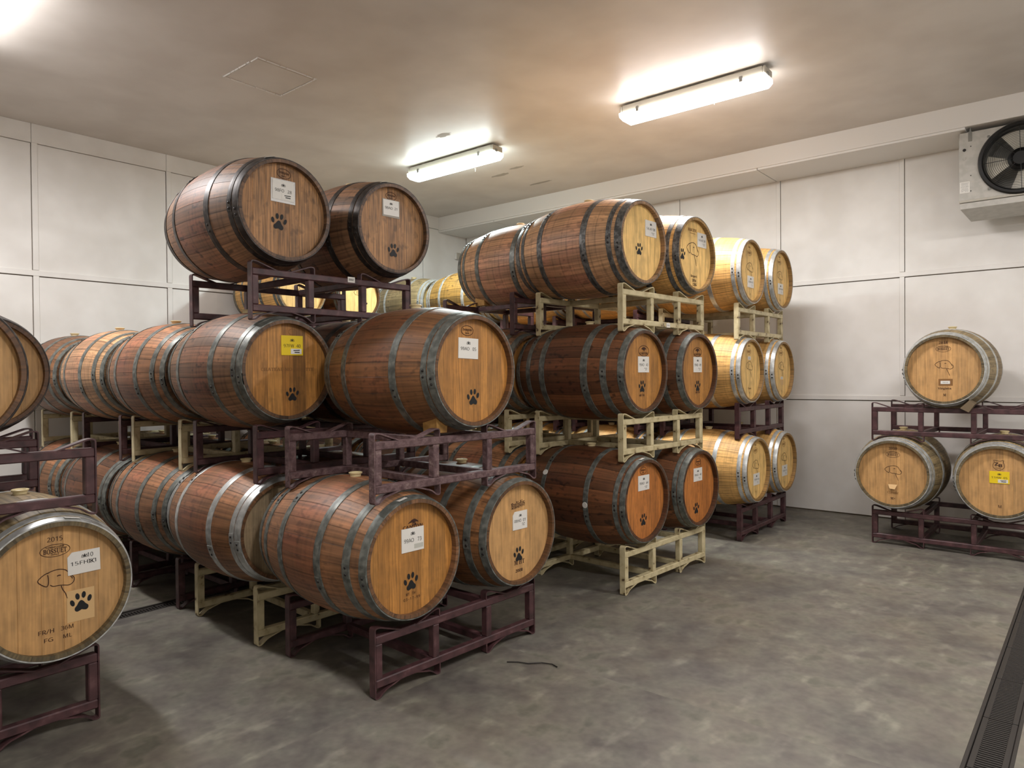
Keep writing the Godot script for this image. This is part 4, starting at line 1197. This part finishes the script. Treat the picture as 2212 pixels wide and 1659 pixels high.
func rack_sticker(r: Node3D, x: float, y: float, z: float, s: String, upside: bool):
	var xf := Transform3D(Basis(Vector3.UP, PI / 2) * Basis(Vector3.BACK, PI if upside else 0.0), Vector3(x, y, z))
	var t := part("paper_sticker", boxm(Vector3(0.052 if upside else 0.05, 0.034, 0.0014)), mats.paper, r, xf)
	part("label_lettering", lettering(s, 0.036, 0.013 if upside else 0.006, sansb), mats.ink if upside else mats.greyink, t, at(0, 0, 0.0009))

func wedge(label: String, p: Vector3, yaw: float, roll: float, mat: Material):
	# tapered block of wood; its thick end towards the barrel's end
	var m := Mb.new()
	var lo := [Vector3(-0.06, 0, -0.035), Vector3(0.045, 0, -0.035), Vector3(0.045, 0, 0.03), Vector3(-0.06, 0, 0.03)]
	var hi := [Vector3(-0.06, 0.085, -0.012), Vector3(0.045, 0.095, -0.045), Vector3(0.045, 0.085, 0.035), Vector3(-0.06, 0.075, 0.035)]
	m.flat(lo[0], lo[1], lo[2], lo[3], Vector3.DOWN); m.flat(hi[0], hi[1], hi[2], hi[3], Vector3.UP)
	for i in 4:
		var j := (i + 1) % 4
		var mid: Vector3 = (lo[i] + lo[j]) / 2
		m.flat(lo[i], lo[j], hi[j], hi[i], Vector3(mid.x, 0, mid.z))
	var o := part("wooden_wedge", m.mesh(), mat, self, Transform3D(Basis(Vector3.UP, -yaw) * Basis(Vector3.RIGHT, roll), p))
	tag(o, label, "wedge", "wedges under barrels")

# ------------------------------------------------------------------ fan cooler under the beam
func build_cooler():
	var o := thing("fan_cooler", "galvanised fan cooler with a black round grille hanging under the beam", "cooler")
	var fx := 6.99; var fy := 3.29; var fz := 0.56
	o.position = Vector3(fx, 2.86, fz)
	var x0 := -0.445; var x1 := 0.445
	var y0 := 0.13; var y1 := 0.725
	var R := 0.285
	var cy := fy - 2.86
	# casing with a round hole in its face
	var m := Mb.new()
	var n := Vector3(0, 0, 1)
	var ring := 64
	for i in ring:
		var a0 := TAU * i / ring; var a1 := TAU * (i + 1) / ring
		var p0 := Vector3(R * cos(a0), cy + R * sin(a0), 0); var p1 := Vector3(R * cos(a1), cy + R * sin(a1), 0)
		var e := []
		for q in [a0, a1]:
			var d := Vector2(cos(q), sin(q))
			var k: float = INF
			if absf(d.x) > 1e-6: k = minf(k, (x1 if d.x > 0 else x0) / d.x)
			if absf(d.y) > 1e-6: k = minf(k, ((y1 - cy) if d.y > 0 else (y0 - cy)) / d.y)
			e.append(Vector3(d.x * k, cy + d.y * k, 0))
		m.quad(p0, p1, e[1], e[0], n, n, n, n)
	for q in [[Vector3(x0, y0, 0), Vector3(x0, y1, 0), Vector3(-1, 0, 0)], [Vector3(x1, y0, 0), Vector3(x1, y1, 0), Vector3(1, 0, 0)], [Vector3(x0, y1, 0), Vector3(x1, y1, 0), Vector3(0, 1, 0)], [Vector3(x0, y0, 0), Vector3(x1, y0, 0), Vector3(0, -1, 0)]]:
		m.flat(q[0], q[1], q[1] + Vector3(0, 0, -0.40), q[0] + Vector3(0, 0, -0.40), q[2])
	m.flat(Vector3(x0, y0, -0.40), Vector3(x1, y0, -0.40), Vector3(x1, y1, -0.40), Vector3(x0, y1, -0.40), Vector3(0, 0, -1))
	part("casing", m.mesh(), mats.galv, o)
	var inner := Mb.new()
	inner.lathe([Vector2(R - 0.004, -0.38), Vector2(R - 0.004, -0.0), Vector2(R + 0.0, 0.0)], 48, 2, Vector3(0, cy, 0))
	inner.lathe([Vector2(R - 0.004, -0.38), Vector2(0.0001, -0.38)], 48, 2, Vector3(0, cy, 0))
	part("fan_throat", inner.mesh(), mats.galv, o)
	var sh := Mb.new()
	sh.lathe([Vector2(R + 0.020, 0.0), Vector2(R + 0.020, 0.018), Vector2(R + 0.010, 0.034), Vector2(R - 0.010, 0.036), Vector2(R - 0.022, 0.022), Vector2(R - 0.026, -0.05), Vector2(R - 0.02, -0.06)], 64, 2, Vector3(0, cy, 0))
	part("shroud", sh.mesh(), mats.plastic, o)
	# four broad blades and the motor hub
	for b in 4:
		var bm := Mb.new()
		var base := [0.14, 1.71, 3.28, 4.85][b] as float
		for i in 6:
			for k in 4:
				var p := []
				for q in [[0, 0], [1, 0], [1, 1], [0, 1]]:
					var r := lerpf(0.085, R - 0.035, (i + q[0]) / 6.0)
					var f: float = (k + q[1]) / 4.0 - 0.5
					var wd := lerpf(0.40, 0.62, (i + q[0]) / 6.0) * lerpf(1.1, 0.85, (i + q[0]) / 6.0)
					var an: float = base + f * wd * 1.7
					p.append(Vector3(r * cos(an), cy + r * sin(an), -0.055 + f * 0.055 - 0.02 * f * f))
				m = bm
				bm.flat(p[0], p[1], p[2], p[3], Vector3(0, 0, 1))
		part("fan_blade", bm.mesh(), mats.blade, o)
	var hub := Mb.new()
	hub.lathe([Vector2(0.0001, 0.0), Vector2(0.055, -0.0), Vector2(0.066, -0.01), Vector2(0.070, -0.03), Vector2(0.095, -0.045), Vector2(0.095, -0.1)].map(func(q): return Vector2(q.x, q.y + 0.012)), 28, 2, Vector3(0, cy, 0))
	part("motor_hub", hub.mesh(), mats.plastic, o)
	for i in 15:
		var g := Mb.new()
		var r := 0.078 + i * (R - 0.094) / 14.0
		var pts := []
		for k in 49: pts.append(Vector3(r * cos(TAU * k / 48), cy + r * sin(TAU * k / 48), 0.018 - 0.010 * pow(r / R, 2.0)))
		g.tube(pts, 0.0016, 5)
		part("guard_ring", g.mesh(), mats.plastic, o)
	for i in 8:
		var an := PI / 2 + i * PI / 4 + 0.03
		var g := Mb.new()
		g.tube([Vector3(0.05 * cos(an), cy + 0.05 * sin(an), 0.019), Vector3((R - 0.012) * cos(an), cy + (R - 0.012) * sin(an), 0.011)], 0.0026, 6)
		part("guard_spoke", g.mesh(), mats.plastic, o)
	for an in [2.36, 3.93, 0.785, 5.5]:
		var s := Mb.new()
		s.lathe([Vector2(0.012, 0.0), Vector2(0.012, 0.007), Vector2(0.006, 0.008), Vector2(0.005, 0.014), Vector2(0.0001, 0.014)], 12, 2, Vector3((R + 0.034) * cos(an), cy + (R + 0.034) * sin(an), 0.0))
		part("screw", s.mesh(), mats.clip, o)
	for q in [[-0.357, 0.345], [-0.357, 0.21], [-0.357, 0.60]]:
		var s := Mb.new()
		s.lathe([Vector2(0.005, 0.0), Vector2(0.004, 0.003), Vector2(0.0001, 0.003)], 8, 2, Vector3(q[0], q[1], 0.0))
		part("screw", s.mesh(), mats.rivet, o)
	for q in [[-0.405, 0.575, mats.rivet], [-0.405, 0.50, mats.galv]]:
		var s := Mb.new()
		s.lathe([Vector2(0.0135, 0.0), Vector2(0.0125, 0.0022), Vector2(0.0001, 0.0022)], 16, 2, Vector3(q[0], q[1], 0.0))
		part("knockout_plug", s.mesh(), q[2], o)
	var plate := part("data_plate", boxm(Vector3(0.075, 0.098, 0.0014)), mats.paper, o, at(-0.402, 0.247, 0.0008))
	for i in 8:
		part("label_lettering", lettering(["SERVICE", "REFRIGERANT", "VOLTS 115 HZ 60", "MOTOR AMPS", "FAN QTY", "DESIGN PRESSURE", "SEE MANUAL", "UL 412"][i], 0.058 - 0.004 * (i % 3), 0.0052, sansb), mats.greyink, plate, at(0, 0.038 - i * 0.0105, 0.0009))
	var br := Mb.new()
	br.box(Vector3(-0.014, 0.0, 0.0), Vector3(0.014, 0.085, 0.004), 0.001)
	for x in [-0.362, 0.362]:
		part("hanger_bracket", br.mesh(), mats.clip, o, at(x, 0.645, 0.0))
		var bolt := Mb.new()
		bolt.tube([Vector3(x, 0.725, -0.012), Vector3(x, 0.765, -0.012)], 0.008, 10)
		part("hanger_bolt", bolt.mesh(), mats.clip, o)
	# drain pan under the casing
	var pan := Mb.new()
	var t := [Vector3(x0 + 0.01, 0.105, 0.012), Vector3(x1 - 0.01, 0.105, 0.012), Vector3(x1 - 0.01, 0.105, -0.38), Vector3(x0 + 0.01, 0.105, -0.38)]
	var bt := [Vector3(x0 + 0.01, 0.055, 0.012), Vector3(x1 - 0.01, 0.055, 0.012), Vector3(x1 - 0.05, 0.0, -0.34), Vector3(x0 + 0.05, 0.0, -0.34)]
	for i in 4:
		var j := (i + 1) % 4
		var mid: Vector3 = (t[i] + t[j]) / 2
		pan.flat(t[i], t[j], bt[j], bt[i], Vector3(mid.x, 0, mid.z + 0.18))
	pan.flat(bt[0], bt[1], bt[2], bt[3], Vector3.DOWN)
	pan.flat(t[0], t[1], t[2], t[3], Vector3.UP)
	part("drip_pan", pan.mesh(), mats.galv, o)
	var lip := Mb.new()
	lip.box(Vector3(x0, 0.112, -0.39), Vector3(x1, 0.134, 0.006), 0.004)
	part("casing_lip", lip.mesh(), mats.housing, o)

# ------------------------------------------------------------------ drains in the floor
func build_drains():
	for d in [[7.105, 7.262, 1.80, 6.8, 0.5, "right"], [2.742, 2.872, 4.9, 7.4, 0.5, "left"]]:
		var x0: float = d[0]; var x1: float = d[1]
		var ch := thing("drain_channel", "long black drain channel frame set in the concrete floor, %s" % ["beside the open aisle" if d[5] == "right" else "running under the near row racks"], "drain", "drain channels")
		ch.position = Vector3((x0 + x1) / 2, 0, (d[2] + d[3]) / 2)
		for s in [-1.0, 1.0]:
			part("channel_edge", boxm(Vector3(0.014, 0.06, d[3] - d[2]), 0.002), mats.iron, ch, at(s * ((x1 - x0) / 2 - 0.007), -0.028, 0))
		var z: float = d[2]
		var k := 0
		while z < d[3] - 0.1:
			var ln: float = d[4] - 0.008
			var g := thing("drain_grate", "slotted black drain grate, %s of its line, %s" % [["first", "second", "third", "fourth", "fifth", "sixth", "seventh", "eighth", "ninth", "tenth"][k], "by the open aisle" if d[5] == "right" else "under the near row"], "grate", "drain grates")
			g.position = Vector3((x0 + x1) / 2, -0.005, z + d[4] / 2)
			var w := x1 - x0 - 0.032
			for s in [-1.0, 1.0]:
				part("grate_side", boxm(Vector3(0.022, 0.018, ln), 0.002), mats.iron, g, at(s * (w / 2 - 0.011), -0.009, 0))
			var bars := 26
			for i in bars + 1:
				part("grate_bar", boxm(Vector3(w - 0.042, 0.016, 0.0088), 0.0015), mats.iron, g, at(0, -0.010, -ln / 2 + 0.006 + (ln - 0.012) * i / bars))
			z += d[4]; k += 1

# ------------------------------------------------------------------ small things
func build_small():
	# pins and hooks under the ceiling
	for q in [[4.963, 2.125], [2.079, 2.028]]:
		var m := Mb.new()
		m.lathe([Vector2(0.012, 0.0), Vector2(0.012, -0.004), Vector2(0.0045, -0.005), Vector2(0.004, -0.032), Vector2(0.0001, -0.033)], 10, 1)
		var o := part("ceiling_pin", m.mesh(), mats.trim, self, at(q[0], CEIL, q[1]))
		tag(o, "small white pin sticking out of the ceiling beside the %s strip light" % ["larger" if q[0] > 4 else "greenish"], "pin", "ceiling pins")
	# bare patches where the ceiling paint has come off, and a bit of wire on the floor
	var rng := RandomNumberGenerator.new(); rng.seed = 21
	for q in [[2.606, 3.052, 0.10, 0.045], [2.13, 1.66, 0.16, 0.04], [2.46, 1.76, 0.12, 0.03], [2.27, 1.09, 0.20, 0.03]]:
		var pts := []
		for i in 18:
			var a := TAU * i / 18.0
			pts.append(Vector2(cos(a) * q[2], sin(a) * q[3]) * rng.randf_range(0.65, 1.1))
		var pm := Mb.new(); flat_poly(pts, pm)
		part("bare_patch", pm.mesh(), mats.patch, get_node("ceiling"), Transform3D(Basis(Vector3.RIGHT, PI / 2), Vector3(q[0], CEIL - 0.0008, q[1]) - get_node("ceiling").position))
	var wp := []
	for p in [[0.0, 0.004, 0.0], [0.05, 0.006, -0.03], [0.10, 0.005, -0.05], [0.15, 0.006, -0.10], [0.20, 0.005, -0.12], [0.24, 0.004, -0.11]]: wp.append(Vector3(p[0], p[1], p[2]))
	var wm := Mb.new(); wm.tube(wp, 0.0028, 6)
	var wire := part("wire_scrap", wm.mesh(), mats.rivet, self, at(5.16, 0.0, 5.16))
	tag(wire, "thin dark scrap of bent wire lying on the floor beside the front rack", "wire")
	# unpainted box on the left wall near the far corner
	var b := thing("conduit_box", "small white junction box on the left wall by the far corner", "box")
	b.position = Vector3(0.0, 3.3, 0.22)
	part("box_body", boxm(Vector3(0.05, 0.09, 0.08), 0.006), mats.trim, b, at(0.025, 0, 0))
	part("box_lid", boxm(Vector3(0.008, 0.10, 0.09), 0.003), mats.housing, b, at(0.052, 0, 0))
